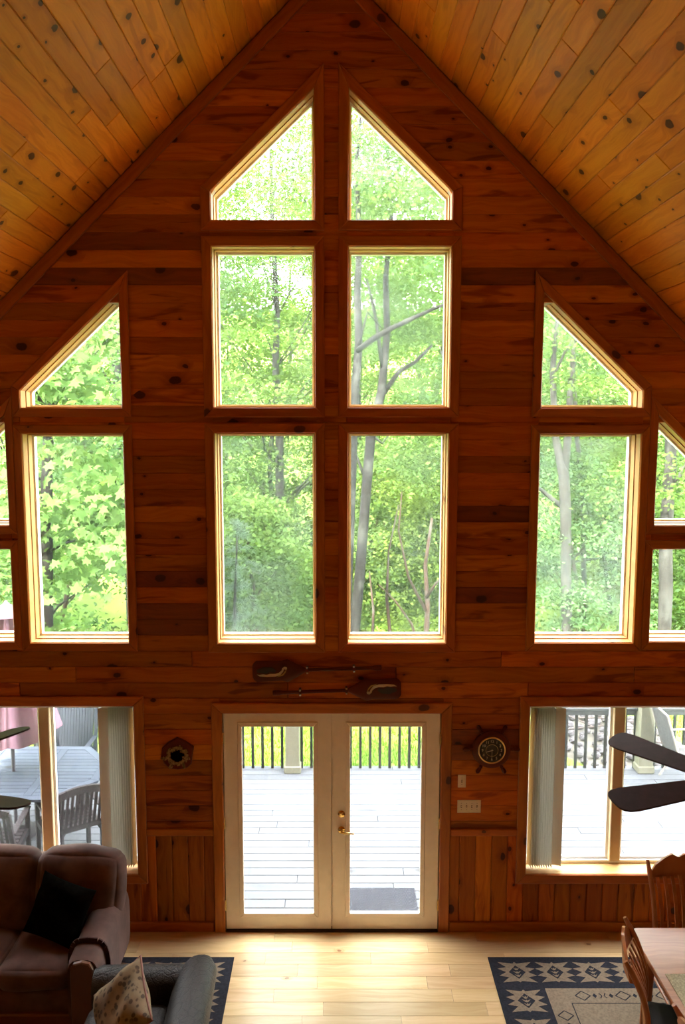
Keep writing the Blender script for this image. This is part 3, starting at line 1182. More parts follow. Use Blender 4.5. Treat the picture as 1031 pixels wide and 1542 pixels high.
# ------------------------------------------------------------------ outdoor furniture
def outdoor_chair(name, label, loc, rz, mat='brown_teak', h=.92, group=None, nsl=10, sw=.027):
    """slatted wooden garden chair; faces local +y, backrest at -y"""
    t = empty(name, loc, rz, label, 'chair', group)
    w = .54
    lean = .16
    bk0 = Vector((0, -.24, .40))
    bk1 = Vector((0, -.24 - lean, h))
    for s in (-1, 1):
        m = MB()
        m.bar((s * w / 2, -.22, 0), (s * w / 2, -.24, .42), .04, .05, (0, 1, 0), .004)
        m.bar((s * w / 2, bk0.y, .40), (s * w / 2, bk1.y, h), .04, .05, (0, 1, 0), .004)
        m.build('leg', mat, t)
        MB().bar((s * w / 2, .24, 0), (s * w / 2, .24, .62), .04, .05, (0, 1, 0), .004).build('leg', mat, t)
        MB().bar((s * w / 2, -.30, .63), (s * w / 2, .28, .64), .06, .025, (0, 0, 1), .006).build('arm', mat, t)
        MB().bar((s * w / 2, -.22, .38), (s * w / 2, .24, .40), .03, .06, (0, 0, 1)).build('seat_rail', mat, t)
    m = MB()
    for k in range(9):
        x = -w / 2 + w * k / 8
        dz = .05 * (1 - (2 * k / 8 - 1) ** 2)
        if k:
            m.bar(prev, (x, bk1.y, h + dz), .035, .075, (0, 0, 1))
        prev = (x, bk1.y, h + dz)
    m.build('top_rail', mat, t)
    MB().bar((-w / 2, bk0.y - .02, .47), (w / 2, bk0.y - .02, .47), .03, .06, (0, 0, 1)).build('lower_rail', mat, t)
    for k in range(nsl):
        x = -w / 2 + .05 + (w - .10) * k / (nsl - 1)
        MB().bar((x, bk0.y - .02, .46), (x, bk1.y, h + .02), .014, sw, (1, 0, 0)).build('back_slat', mat, t)
    for k in range(7):
        yy = -.20 + k * .073
        MB().box((0, yy, .43), (w - .03, .058, .02), None, .004).build('seat_slat', mat, t)
    return t


outdoor_chair('garden_chair', 'brown slatted garden chair seen from behind at the table corner', (-2.80, 1.42, DZ), math.radians(35), h=.88)
outdoor_chair('garden_chair', 'tall grey slatted garden chair at the railing side of the table', (-3.33, 2.98, DZ), math.radians(180), 'slate_teak', h=1.05, nsl=13, sw=.033)
outdoor_chair('garden_chair', 'brown slatted garden chair pushed under the near table edge', (-3.44, 1.02, DZ), math.radians(6), h=.88)

tx, ty = -3.60, 1.97
tb = empty('patio_table', (tx, ty, DZ), 0, 'grey octagonal wooden patio table on the deck', 'table')
HX, HY, CX_, CY_ = 1.02, .70, .36, .46
octo = [(-HX + CX_, -HY), (HX - CX_, -HY), (HX, -HY + CY_), (HX, HY - CY_), (HX - CX_, HY), (-HX + CX_, HY), (-HX, HY - CY_), (-HX, -HY + CY_)]
inner = offset_poly(octo, [-.09] * 8)
for i in range(8):
    j = (i + 1) % 8
    q = [octo[i], octo[j], inner[j], inner[i]]
    a = Vector((octo[j][0] - octo[i][0], octo[j][1] - octo[i][1])).normalized()
    c = Vector((sum(p[0] for p in q) / 4, sum(p[1] for p in q) / 4))
    lc = [((p[0] - c.x) * a.x + (p[1] - c.y) * a.y, -(p[0] - c.x) * a.y + (p[1] - c.y) * a.x) for p in q]
    MB().prism(lc, -.03, 0, ch=.003).build('edge_board', 'grey_teak', tb, M=Matrix(((a.x, -a.y, 0, c.x), (a.y, a.x, 0, c.y), (0, 0, 1, .74), (0, 0, 0, 1))))


def clip_x(poly, y0, y1):
    out = []
    for z in (y0, y1):
        r = xrange(poly, z)
        out.append(r)
    return out


ins = ccw(inner)
yv = -HY + .09
while yv < HY - .09 - .01:
    y1 = min(yv + .085, HY - .0905)
    (a0, a1), (b0, b1) = clip_x(ins, yv + .001, y1)
    for lo, hi in ((-9, -.42), (-.33, .33), (.42, 9)):
        q = [(max(a0, lo), yv + .003), (min(a1, hi), yv + .003), (min(b1, hi), y1 - .003), (max(b0, lo), y1 - .003)]
        if q[1][0] - q[0][0] < .03 or q[2][0] - q[3][0] < .03:
            continue
        cxx = (q[0][0] + q[1][0]) / 2
        MB().prism([(p[0] - cxx, p[1] - yv) for p in q], -.025, 0, ch=.003).build('table_slat', 'grey_teak', tb, M=Tr(cxx, yv, .739))
    yv += .085
for xx in (-.375, .375):
    MB().box((xx, 0, .727), (.085, 2 * HY - .19, .026), None, .003).build('cross_board', 'grey_teak', tb)
for sx in (-1, 1):
    for sy in (-1, 1):
        MB().box((sx * .62, sy * .38, .355), (.08, .08, .71), None, .006).build('leg', 'brown_teak', tb)
    MB().box((sx * .62, 0, .66), (.05, .70, .09)).build('apron', 'brown_teak', tb)
    MB().bar((sx * .62, -.34, .15), (sx * .62, .34, .15), .05, .08).build('stretcher', 'brown_teak', tb)
for sy in (-1, 1):
    MB().box((0, sy * .38, .66), (1.16, .04, .09)).build('apron', 'brown_teak', tb)

um = empty('patio_umbrella', (tx, ty, DZ), 0, 'half folded pink patio umbrella on a black pole', 'umbrella')
MB().tube([(0, 0, .02), (0, 0, 2.66)], .021, 14).build('pole', 'umbrella_pole', um, True, 50)
MB().lathe([(.24, 0), (.24, .03), (.06, .08), (.03, .12)], 24).build('base', 'umbrella_pole', um, True, 40)
m = MB()
NR, NS = 64, 12
rings = []
for i in range(NS + 1):
    u = i / NS
    z = 2.60 - 1.38 * u
    r0 = .035 + .50 * u ** .8
    ring = []
    for k in range(NR):
        th = 2 * PI * k / NR
        pl = abs(math.sin(4 * th))
        rr = r0 * (.50 + .50 * (1 - pl)) + .01
        sag = .13 * u * pl * (1 if u > .9 else u)
        ring.append(Vector((rr * math.cos(th + .3), rr * math.sin(th + .3), z + (-sag if i == NS else 0))))
    rings.append(ring)
m.loft(rings, cap=False)
m.loft([[p * .985 + Vector((0, 0, .02)) for p in r] for r in rings], cap=False)
m.build('canopy', 'umbrella_pink', um, True)
m = MB()
for i in range(1):
    m.lathe([(.17, 2.53), (.10, 2.62), (.03, 2.67), (.012, 2.70)], 16)
m.build('canopy_cap', 'umbrella_pink', um, True, 40)
for k in range(8):
    th = .3 + PI / 4 * k
    MB().tube([(.03 * math.cos(th), .03 * math.sin(th), 2.56), (.50 * math.cos(th), .50 * math.sin(th), 1.23)], .006, 6).build('rib', 'umbrella_pole', um)

# sling chair by the railing
sc_ = empty('sling_chair', (4.62, 3.22, DZ), math.radians(-90), 'white framed patio chair with grey mesh sling by the railing', 'chair')
for s in (-1, 1):
    x = s * .28
    MB().tube([(x, .30, .0), (x, .27, .40), (x, .24, .60), (x, .0, .63), (x, -.30, .62)], .014, 10).build('front_leg_and_arm', 'chair_frame_white', sc_, True, 60)
    MB().tube([(x, -.02, .42), (x, -.30, .0)], .014, 10).build('rear_leg', 'chair_frame_white', sc_, True, 60)
    MB().tube([(x, .27, .40), (x, -.20, .36), (x, -.28, .45), (x, -.46, 1.02)], .014, 10).build('side_rail', 'chair_frame_white', sc_, True, 60)
MB().tube([(-.28, -.46, 1.02), (.28, -.46, 1.02)], .014, 10).build('crossbar', 'chair_frame_white', sc_, True, 60)
m = MB()
prof = [(.27, .40), (.05, .37), (-.19, .355), (-.25, .40), (-.32, .55), (-.46, 1.01)]
r0 = [Vector((-.27, a, b)) for a, b in prof] + [Vector((-.27, a + .004, b + .008)) for a, b in reversed(prof)]
m.loft([r0, [Vector((.27, p.y, p.z)) for p in r0]])
m.build('sling', 'sling_mesh', sc_)

# rock bed on the lawn
rocks = []
for v in range(3):
    rg = np.random.default_rng(40 + v)
    m = MB()
    rr = []
    for i in range(6):
        ph = -PI / 2 + PI * (i + .5) / 6
        ring = []
        for k in range(9):
            th = 2 * PI * k / 9
            q = 1 + rg.uniform(-.16, .16)
            ring.append(Vector((.16 * q * math.cos(ph) * math.cos(th), .13 * q * math.cos(ph) * math.sin(th), .085 * q * math.sin(ph) + .06)))
        rr.append(ring)
    m.loft(rr)
    rocks.append(m.mesh('rock'))
for r_ in rocks:
    r_.materials.append(MATS['rock_grey'])
m = MB()
ring0, ring1 = [], []
for k in range(28):
    a = 2 * PI * k / 28
    q = 1.12 + .06 * math.sin(3 * a)
    for rg_, e in ((ring0, 1.0), (ring1, .9)):
        x, y = 4.75 + 1.15 * q * e * math.cos(a), 6.9 + 1.5 * q * e * math.sin(a)
        rg_.append(Vector((x, y, ground_z(x, y) + (-.03 if e == 1.0 else .006))))
m.loft([ring0, ring1])
tag(m.build('soil_patch', 'soil'), 'bare patch of soil below the heap of stones', 'soil')
rr_ = random.Random(5)
done = []
for i in range(2500):
    a, q = rr_.uniform(0, 2 * PI), math.sqrt(rr_.random())
    x, y = 4.75 + 1.15 * q * math.cos(a), 6.9 + 1.5 * q * math.sin(a)
    sc = rr_.uniform(.38, .85)
    if any((x - b[0]) ** 2 + (y - b[1]) ** 2 < (.19 * (sc + b[2])) ** 2 for b in done) or len(done) >= 130:
        continue
    done.append((x, y, sc))
    o = link_mesh('rock', rocks[i % 3], None, None, (x, y, ground_z(x, y) + .008 + .045 * sc))
    o.rotation_euler = (rr_.uniform(-.2, .2), rr_.uniform(-.2, .2), rr_.uniform(0, 6))
    o.scale = (sc, sc, sc * 1.2)
    tag(o, 'small grey stone in the heap on the lawn beyond the railing', 'rock', 'stones heaped on the lawn')
for i in range(9):
    a, q = rr_.uniform(0, 2 * PI), math.sqrt(rr_.random())
    x, y = 4.75 + 1.0 * q * math.cos(a), 6.9 + 1.3 * q * math.sin(a)
    z = ground_z(x, y) + .30
    d = Vector((math.cos(a * 3), math.sin(a * 3) * .6, rr_.uniform(-.1, .25))) * rr_.uniform(.3, .8)
    o = MB().tube([tuple(-d), tuple(d * .1 + Vector((0, 0, .05))), tuple(d)], [.014, .012, .006], 6).build('stick', 'stick_brown', None, loc=(x, y, z))
    tag(o, 'dry brown stick lying on the heap of stones', 'stick', 'sticks on the stone heap')


# ------------------------------------------------------------------ woods
def leaf_arrays(c, nrm, size, shape, rng, tilt=0.0):
    """leaf polygons: c (N,3) centres, nrm (N,3) normals, size (N,), shape (K,2[,3]) outline"""
    N = len(c)
    K = len(shape)
    n = nrm / np.linalg.norm(nrm, axis=1, keepdims=True)
    r = rng.normal(size=(N, 3))
    a = r - n * np.sum(r * n, axis=1, keepdims=True)
    a /= np.linalg.norm(a, axis=1, keepdims=True)
    b = np.cross(n, a)
    v = c[:, None, :] + size[:, None, None] * (shape[None, :, 0:1] * a[:, None, :] + shape[None, :, 1:2] * b[:, None, :] + shape[None, :, 2:3] * n[:, None, :])
    return v.reshape(-1, 3), K


def poly_mesh(name, v, K):
    n = len(v) // K
    me = bpy.data.meshes.new(name)
    me.vertices.add(len(v))
    me.vertices.foreach_set('co', v.astype(np.float32).ravel())
    me.loops.add(len(v))
    me.loops.foreach_set('vertex_index', np.arange(len(v), dtype=np.int32))
    me.polygons.add(n)
    me.polygons.foreach_set('loop_start', np.arange(0, n * K, K, dtype=np.int32))
    me.polygons.foreach_set('loop_total', np.full(n, K, dtype=np.int32))
    me.update(calc_edges=True)
    return me


DIAMOND = np.array([(-.5, 0, -.04), (0, .30, .03), (.5, 0, -.06), (0, -.30, .03)])
MAPLE = np.array([(0, -.50, 0), (.10, -.18, .02), (.46, -.26, -.05), (.36, -.02, 0), (.52, .22, -.06), (.22, .20, .01), (.0, .60, -.05),
                  (-.22, .20, .01), (-.52, .22, -.06), (-.36, -.02, 0), (-.46, -.26, -.05), (-.10, -.18, .02)])


def pad_cloud(rng, centres, n_each, rx, rz, size):
    """flattened sprays of leaves around the given centres"""
    cs, ns = [], []
    for p, s in centres:
        k = int(n_each * s)
        q = rng.normal(size=(k, 3)) * np.array([rx, rx, rz]) * s
        q[:, 2] -= .10 * (q[:, 0] ** 2 + q[:, 1] ** 2) / max(rx * s, .05)
        cs.append(q + np.array(p))
        nn = rng.normal(size=(k, 3)) * np.array([.62, .62, .35]) + np.array([0, 0, .75])
        ns.append(nn)
    c = np.concatenate(cs)
    n = np.concatenate(ns)
    return c, n, size * rng.uniform(.65, 1.25, len(c))


def limb(m, p0, p1, r0, r1, rng, wob=.08, n=8, segs=6):
    p0, p1 = np.array(p0, float), np.array(p1, float)
    L = np.linalg.norm(p1 - p0)
    pts, rad = [], []
    off = np.zeros(3)
    for i in range(segs + 1):
        u = i / segs
        if 0 < i:
            off = off + rng.normal(size=3) * wob * L / segs
        pts.append(tuple(p0 + (p1 - p0) * u + off * (1 if i else 0)))
        rad.append(r0 + (r1 - r0) * u)
    m.tube(pts, rad, n)
    return pts


def make_tree(seed, H, crown_lo, R, leaves, size, bark_, leafm, trunk_r, npads=46):
    rng = np.random.default_rng(seed)
    m = MB()
    spine = limb(m, (0, 0, -.3), (rng.normal() * .6, rng.normal() * .4, H * .93), trunk_r, .04, rng, .05, 10, 9)
    cen = []
    for i in range(npads):
        u = crown_lo + (1 - crown_lo) * (i + rng.random()) / npads
        th = rng.uniform(0, 2 * PI)
        prof = math.sin(PI * min(1, max(.0, (u - crown_lo) / (1 - crown_lo)) * .80 + .18)) ** .7
        rr = R * prof * math.sqrt(rng.uniform(.15, 1))
        z = H * u
        k = min(len(spine) - 1, int(max(0, u - .08) * (len(spine) - 1)))
        st = spine[k]
        en = (st[0] + rr * math.cos(th), st[1] + rr * math.sin(th), z + .1)
        if i % 2 == 0:
            limb(m, st, en, max(.02, trunk_r * .35 * (1.15 - u)), .008, rng, .10, 5, 4)
        cen.append((en, rng.uniform(.7, 1.25)))
    c, n, s = pad_cloud(rng, cen, leaves / npads, R * .22, .17, size)
    v, K = leaf_arrays(c, n, s, DIAMOND, rng)
    tm = m.mesh('trunk', True)
    tm.materials.append(MATS[bark_])
    fm = poly_mesh('foliage', v, K)
    fm.materials.append(MATS[leafm])
    return tm, fm


VAR = [make_tree(101, 14.0, .22, 3.5, 19000, .15, 'bark_grey', 'leaf_wood', .17),
       make_tree(102, 15.5, .30, 3.6, 18000, .15, 'bark_dark', 'leaf_wood', .20),
       make_tree(103, 13.0, .15, 3.2, 19000, .145, 'bark_grey', 'leaf_yellow', .13),
       make_tree(104, 14.5, .25, 3.4, 18000, .15, 'bark_grey', 'leaf_blue', .16)]
SHR = [make_tree(201, 3.6, .08, 1.5, 11000, .115, 'bark_red', 'leaf_wood', .05, 30),
       make_tree(202, 5.2, .08, 1.7, 12000, .12, 'bark_red', 'leaf_blue', .06, 34),
       make_tree(203, 4.4, .08, 1.6, 11000, .115, 'bark_red', 'leaf_yellow', .05, 30)]


def place_tree(name, var, x, y, rz, sc, label, cat, group=None):
    t = empty(name, (x, y, ground_z(x, y)), rz, label, cat, group)
    t.scale = (sc, sc, sc * random.uniform(.94, 1.08))
    link_mesh('trunk', var[0], None, t)
    fo = link_mesh('foliage', var[1], None, t)
    fo['kind'] = 'stuff'
    return t


TL = ['tall grey-barked tree with mid green leaves in the woods', 'tall dark-barked tree with mid green leaves in the woods',
      'yellow-green broadleaf tree in the woods', 'tall tree with bluish green leaves in the woods']
SLB = ['low mid green bush at the foot of the woods', 'bluish green bush at the foot of the woods', 'yellow-green bush at the foot of the woods']
spots = [(-1.6, 17.5, 0), (-5.5, 15.0, 3), (4.4, 19.0, 3), (8.8, 17.5, 0), (-9.6, 18.5, 1), (1.2, 24.0, 2), (-4.6, 25.0, 1), (7.2, 26.5, 1), (12.6, 24.0, 3),
         (-11.0, 27.0, 0), (-.4, 33.0, 1), (4.6, 35.0, 0), (-7.5, 35.5, 3), (10.8, 36.0, 2), (-14.5, 35.0, 2), (16.5, 33.0, 1), (-3.0, 44.0, 2), (6.5, 46.0, 1), (14.0, 46.0, 0), (-12.5, 46.0, 1), (20, 45, 3), (-20.5, 45, 0)]
for i, (x, y, v) in enumerate(spots):
    place_tree('broadleaf_tree', VAR[v], x, y, i * 2.1, random.uniform(.9, 1.12), TL[v], 'tree', ('grey-barked trees', 'dark-barked trees', 'yellow-green trees', 'bluish green trees')[v] + ' in the woods')
bs = [(-6.6, 11.5, 1), (-3.9, 13.0, 0), (-1.0, 16.0, 0), (1.6, 17.0, 2), (3.8, 16.5, 2), (6.2, 12.5, 1), (8.8, 13.5, 0), (-8.8, 14.0, 2), (5.0, 20.0, 2), (-2.8, 20.0, 1), (9.5, 20.5, 2), (.5, 20.5, 0), (11.0, 16.0, 1), (-6.2, 20, 2), (-1.9, 12.6, 0), (.1, 14.8, 0), (2.6, 15.6, 0)]
for i, (x, y, v) in enumerate(bs):
    place_tree('woodland_bush', SHR[v], x, y, i * 1.7, random.uniform(.9, 1.25), SLB[v], 'bush', ('mid green', 'bluish green', 'yellow-green')[v] + ' bushes at the foot of the woods')


def pix_trunk(name, label, Y, path, group=None, bark_='bark_grey', branches=(), base=True, n=10):
    """a trunk that stands on the ground at depth Y, following the outline seen through the panes: path of (px, py, width px)"""
    p0 = onY(path[0][0], path[0][1], Y)
    gx = p0.x + (p0.x - onY(path[1][0], path[1][1], Y).x) * .5
    gz = ground_z(gx, Y) - .1
    t = empty(name, (gx, Y, gz), 0, label, 'tree', group)
    dep = (Y - CAMP.y)
    pts = [Vector((0, 0, 0))]
    w0 = path[0][2] / FPX * dep / 2
    rad = [w0 * 1.25]
    rg = random.Random(int(Y * 100) + int(path[0][0]))
    for (x, y, w) in path:
        q = onY(x, y, Y)
        pts.append(q - Vector((gx, Y, gz)) + Vector((0, rg.uniform(-.12, .12), 0)))
        rad.append(w / FPX * dep / 2)
    MB().tube(pts, rad, n).build('trunk', bark_, t, True)
    for br in branches:
        bp, br_ = [], []
        dy = 0
        for i, (x, y, w) in enumerate(br):
            q = onY(x, y, Y + dy)
            bp.append(q - Vector((gx, Y, gz)))
            br_.append(w / FPX * dep / 2)
            dy += rg.uniform(-.35, .35)
        MB().tube(bp, br_, 8).build('branch', bark_, t, True)
    return t


def add_foliage(t, pads, n_each, rx, rz, size, leafm, seed, shape=DIAMOND):
    """foliage on a hand-placed tree; pads in world space"""
    rng = np.random.default_rng(seed)
    o = np.array(t.location)
    c, n, s = pad_cloud(rng, [((p[0] - o[0], p[1] - o[1], p[2] - o[2]), k) for p, k in pads], n_each, rx, rz, size)
    v, K = leaf_arrays(c, n, s, shape, rng)
    f = link_mesh('foliage', poly_mesh('foliage', v, K), leafm, t)
    f['kind'] = 'stuff'
    return f


def scatter_pads(rng, n, px, py, Yr):
    """pads spread over a region of the view at depths Yr"""
    out = []
    for _ in range(n):
        Y = rng.uniform(*Yr)
        q = onY(rng.uniform(*px), rng.uniform(*py), Y)
        out.append(((q.x, q.y, q.z), rng.uniform(.7, 1.3)))
    return out


prng = np.random.default_rng(77)
t = pix_trunk('leaning_tree', 'leaning tree with mottled bark and a long bent limb', 11.0,
              [(531, 985, 16), (541, 870, 16), (549, 770, 15), (558, 655, 15), (574, 590, 13), (583, 500, 10), (580, 420, 8), (588, 330, 6), (584, 220, 4)], None, 'bark_dark',
              [[(572, 600, 9), (600, 560, 7), (625, 545, 6), (650, 520, 4)], [(576, 560, 6), (566, 480, 5), (552, 420, 3)], [(553, 730, 6), (538, 690, 4), (532, 676, 3)], [(560, 655, 5), (575, 668, 3), (590, 650, 2)]])
add_foliage(t, scatter_pads(prng, 26, (500, 720), (100, 330), (9.5, 14)) + scatter_pads(prng, 14, (560, 700), (380, 520), (11.5, 14)) + scatter_pads(prng, 10, (590, 690), (560, 720), (11.5, 14)), 399, .62, .16, 0.122, 'leaf_wood', 301)
t = pix_trunk('bent_limb_tree', 'grey tree with a heavy limb sweeping across the middle pane', 9.5,
              [(520, 985, 15), (528, 760, 14), (534, 590, 13), (540, 520, 12), (538, 430, 10), (541, 370, 8), (536, 250, 6), (545, 150, 3)], None, 'bark_dark',
              [[(538, 528, 9), (565, 508, 9), (590, 494, 8), (620, 480, 7), (650, 466, 5), (690, 450, 3)], [(540, 520, 5), (553, 470, 3), (580, 500, 2)]])
add_foliage(t, scatter_pads(prng, 14, (490, 700), (120, 400), (8.5, 12)), 361, .55, .15, 0.115, 'leaf_blue', 302)
t = pix_trunk('forked_tree', 'forked grey tree with a stubby limb, seen through hazy glass', 11.5,
              [(854, 985, 16), (853, 860, 16), (850, 770, 17), (848, 715, 17), (843, 690, 13), (836, 655, 11), (832, 560, 9), (838, 500, 7), (846, 440, 4)], None, 'bark_grey',
              [[(849, 720, 12), (855, 655, 12), (858, 590, 9), (865, 500, 6), (860, 430, 3)], [(848, 765, 9), (832, 752, 7), (815, 738, 6), (800, 728, 4)], [(836, 560, 5), (850, 530, 4), (872, 500, 3)]])
add_foliage(t, scatter_pads(prng, 14, (790, 960), (420, 600), (10.5, 15)) + scatter_pads(prng, 12, (870, 960), (650, 800), (12.5, 15)), 361, .6, .15, 0.122, 'leaf_wood', 303)
t = pix_trunk('slim_tree', 'slim pale tree beside the forked one', 13.5, [(884, 985, 8), (880, 860, 8), (876, 750, 8), (868, 655, 7), (864, 560, 5), (868, 470, 3)], None, 'bark_grey', [[(879, 790, 4), (895, 740, 3), (905, 700, 2)]])
add_foliage(t, scatter_pads(prng, 10, (840, 960), (440, 640), (13, 16)), 323, .6, .15, 0.122, 'leaf_blue', 304)
t = pix_trunk('dark_slender_tree', 'dark slender leaning tree behind the slim pale one', 16.0, [(925, 985, 7), (910, 850, 7), (897, 760, 7), (889, 680, 5), (885, 600, 4)], None, 'bark_dark', [[(903, 800, 4), (925, 770, 2)], [(905, 840, 3), (870, 845, 3), (850, 850, 2)]])
add_foliage(t, scatter_pads(prng, 12, (860, 990), (600, 960), (15.5, 18)), 361, .7, .18, 0.130, 'leaf_yellow', 305)
t = pix_trunk('thick_tree', 'thick straight grey trunk close beyond the outermost pane', 9.5, [(998, 985, 20), (1001, 890, 21), (1003, 800, 20), (1008, 700, 18), (1012, 600, 14), (1010, 480, 9), (1015, 380, 4)], None, 'bark_grey', [[(1004, 760, 7), (1030, 700, 5), (1060, 660, 3)]])
add_foliage(t, scatter_pads(prng, 16, (960, 1120), (380, 760), (8.5, 12)), 342, .6, .16, 0.108, 'leaf_wood', 306)
t = pix_trunk('multi_stem_tree', 'small tree with several thin reddish stems', 11.8, [(640, 985, 9), (644, 910, 8), (640, 850, 6), (650, 780, 4)], None, 'bark_red',
              [[(641, 920, 6), (615, 870, 4), (600, 800, 3), (605, 740, 2)], [(590, 985, 6), (582, 900, 5), (585, 830, 3), (600, 760, 2)], [(642, 900, 5), (655, 880, 4), (668, 865, 3)], [(632, 985, 5), (620, 940, 4), (595, 905, 3), (570, 880, 2)], [(560, 985, 5), (562, 920, 4), (556, 860, 2)]])
add_foliage(t, scatter_pads(prng, 20, (560, 690), (690, 960), (12.4, 15)), 247, .5, .14, 0.108, 'leaf_yellow', 307)
t = pix_trunk('pale_twin_tree', 'pale twin trunks standing far back among bushes', 19.0, [(416, 985, 9), (412, 880, 9), (410, 780, 8), (405, 700, 6), (412, 600, 4)], None, 'bark_grey', [[(396, 985, 7), (390, 880, 6), (393, 780, 6), (398, 720, 4)], [(410, 745, 4), (440, 735, 3), (475, 728, 2)]])
add_foliage(t, scatter_pads(prng, 14, (330, 480), (420, 700), (17, 22)), 361, .8, .2, 0.144, 'leaf_wood', 308)
# feathery conifer low in the tall left-hand pane
t = pix_trunk('young_conifer', 'young conifer with drooping feathery boughs among broadleaf trees', 9.0, [(352, 985, 6), (354, 900, 5), (356, 840, 3), (357, 790, 2)], None, 'bark_dark', ())
rng = np.random.default_rng(55)
cs, ns = [], []
o = np.array(t.location)
top = onY(357, 785, 9.0)
mb = MB()
for k in range(60):
    u = rng.random()
    z = top.z - u * (top.z - t.location.z)
    th = rng.uniform(0, 2 * PI)
    L = .25 + 1.05 * u
    for j in range(70):
        w = rng.random()
        pos = np.array([top.x + L * w * math.cos(th), 9.0 + L * w * math.sin(th), z - .25 * w * w * L]) + rng.normal(size=3) * np.array([.05, .05, .03])
        cs.append(pos - o)
        ns.append(rng.normal(size=3) + np.array([0, 0, .6]))
v, K = leaf_arrays(np.array(cs), np.array(ns), rng.uniform(.08, .14, len(cs)), DIAMOND * np.array([1, .22, 1]), rng)
f_ = link_mesh('foliage', poly_mesh('foliage', v, K), 'needle_green', t)
f_['kind'] = 'stuff'

# the big maple close by on the sofa side
MY = 6.2
mt = empty('maple_tree', (-5.0, MY + .4, ground_z(-5.0, MY) - .1), 0, 'leafy maple with big lobed leaves filling the side windows', 'tree')
o = np.array(mt.location)
m = MB()
rng = np.random.default_rng(91)
sp = limb(m, (0, 0, 0), (.4, .5, 9.6), .16, .04, rng, .03, 10, 8)
m.build('trunk', 'bark_dark', mt, True)
pads = scatter_pads(rng, 74, (-150, 235), (420, 985), (MY - .8, MY + 1.2)) + scatter_pads(rng, 30, (-150, 235), (420, 985), (MY + 1.2, MY + 3.0))
bm_ = MB()
for (p, s_) in pads[::5]:
    st = min(sp, key=lambda q: abs(q[2] - max(.5, (p[2] - o[2]) - .7)))
    limb(bm_, st, (p[0] - o[0], p[1] - o[1], p[2] - o[2]), .025, .006, rng, .08, 5, 4)
bm_.build('branches', 'bark_dark', mt, True)['kind'] = 'stuff'
c, n, s = pad_cloud(rng, [((p[0] - o[0], p[1] - o[1], p[2] - o[2]), k) for p, k in pads], 62, .34, .12, .19)
n = n + np.array([0, -.55, 0])
order = np.argsort(c[:, 1])
wx = (c + o)
vis = [i for i in order if -2.9 < (wx[i, 0] - CAMP.x) * 6.86 / (wx[i, 1] - CAMP.y) < -1.5 and 2.4 < CAMP.z + (wx[i, 2] - CAMP.z) * 6.86 / (wx[i, 1] - CAMP.y) < 5.6][:300]
rest = np.setdiff1d(np.arange(len(c)), vis)
v, K = leaf_arrays(c[rest], n[rest], s[rest], MAPLE, rng)
f_ = link_mesh('foliage', poly_mesh('foliage', v, K), 'leaf_maple', mt)
f_['kind'] = 'stuff'
lm = poly_mesh('leaf', MAPLE.copy(), len(MAPLE))
lm.materials.append(MATS['leaf_maple'])
for i in vis:
    q = Vector(n[i]).to_track_quat('Z', 'Y').to_matrix().to_4x4()
    link_mesh('leaf', lm, None, mt, M=Tr(*c[i]) @ q @ Rot(rng.uniform(0, 360), 'Z') @ Matrix.Scale(float(s[i]), 4))

# grass blades where the lawn shows
rng = np.random.default_rng(3)
N = 60000
gx = rng.uniform(-5.5, 7.5, N)
gy = DY1 + .2 + (rng.random(N) ** 1.3) * 9.0
gz = np.array([ground_z(a, b) for a, b in zip(gx, gy)])
keep = ((gx - 4.75) / 1.38) ** 2 + ((gy - 6.9) / 1.8) ** 2 > 1
gx, gy, gz = gx[keep], gy[keep], gz[keep]
N = len(gx)
h = rng.uniform(.05, .11, N)
th = rng.uniform(0, PI, N)
lean = rng.normal(size=(N, 2)) * .03
w_ = .009
v = np.zeros((N, 3, 3))
v[:, 0] = np.stack([gx - w_ * np.cos(th), gy - w_ * np.sin(th), gz - .01], 1)
v[:, 1] = np.stack([gx + w_ * np.cos(th), gy + w_ * np.sin(th), gz - .01], 1)
v[:, 2] = np.stack([gx + lean[:, 0], gy + lean[:, 1], gz + h], 1)
go = link_mesh('grass', poly_mesh('grass', v.reshape(-1, 3), 3), 'grass')
tag(go, 'short bright green grass of the lawn beyond the deck', 'grass', None, 'stuff')


# ------------------------------------------------------------------ vertical blinds
for s in (-1, 1):
    b = empty('vertical_blind', (s * 1.83, .09, LZ0 + .03), 0, 'bunched cream vertical blind in the window ' + ('behind the sofa' if s < 0 else 'behind the dining table'), 'blind')
    vane = MB()
    ring = []
    for k in range(7):
        a = -1 + 2 * k / 6
        ring.append((a * .044, .006 * (1 - a * a)))
    poly = ring + [(p[0], p[1] - .0014) for p in reversed(ring)]
    vane.prism(poly, 0, LZ1 - LZ0 - .075)
    vm = vane.mesh('vane', True, 30)
    vm.materials.append(MATS['blind_vane'])
    MB().box((s * .74, 0, LZ1 - LZ0 - .055), (1.70, .04, .032), None, .004).build('headrail', 'vinyl_white', b)
    for k in range(11):
        x = s * (-.06 + k * .0205)
        ang = 78 if k < 10 else 18
        o_ = link_mesh('vane', vm, None, b, (x if k < 10 else s * .185, -.01, 0))
        o_.rotation_euler = (0, 0, math.radians((ang + random.uniform(-3, 3)) * -s))

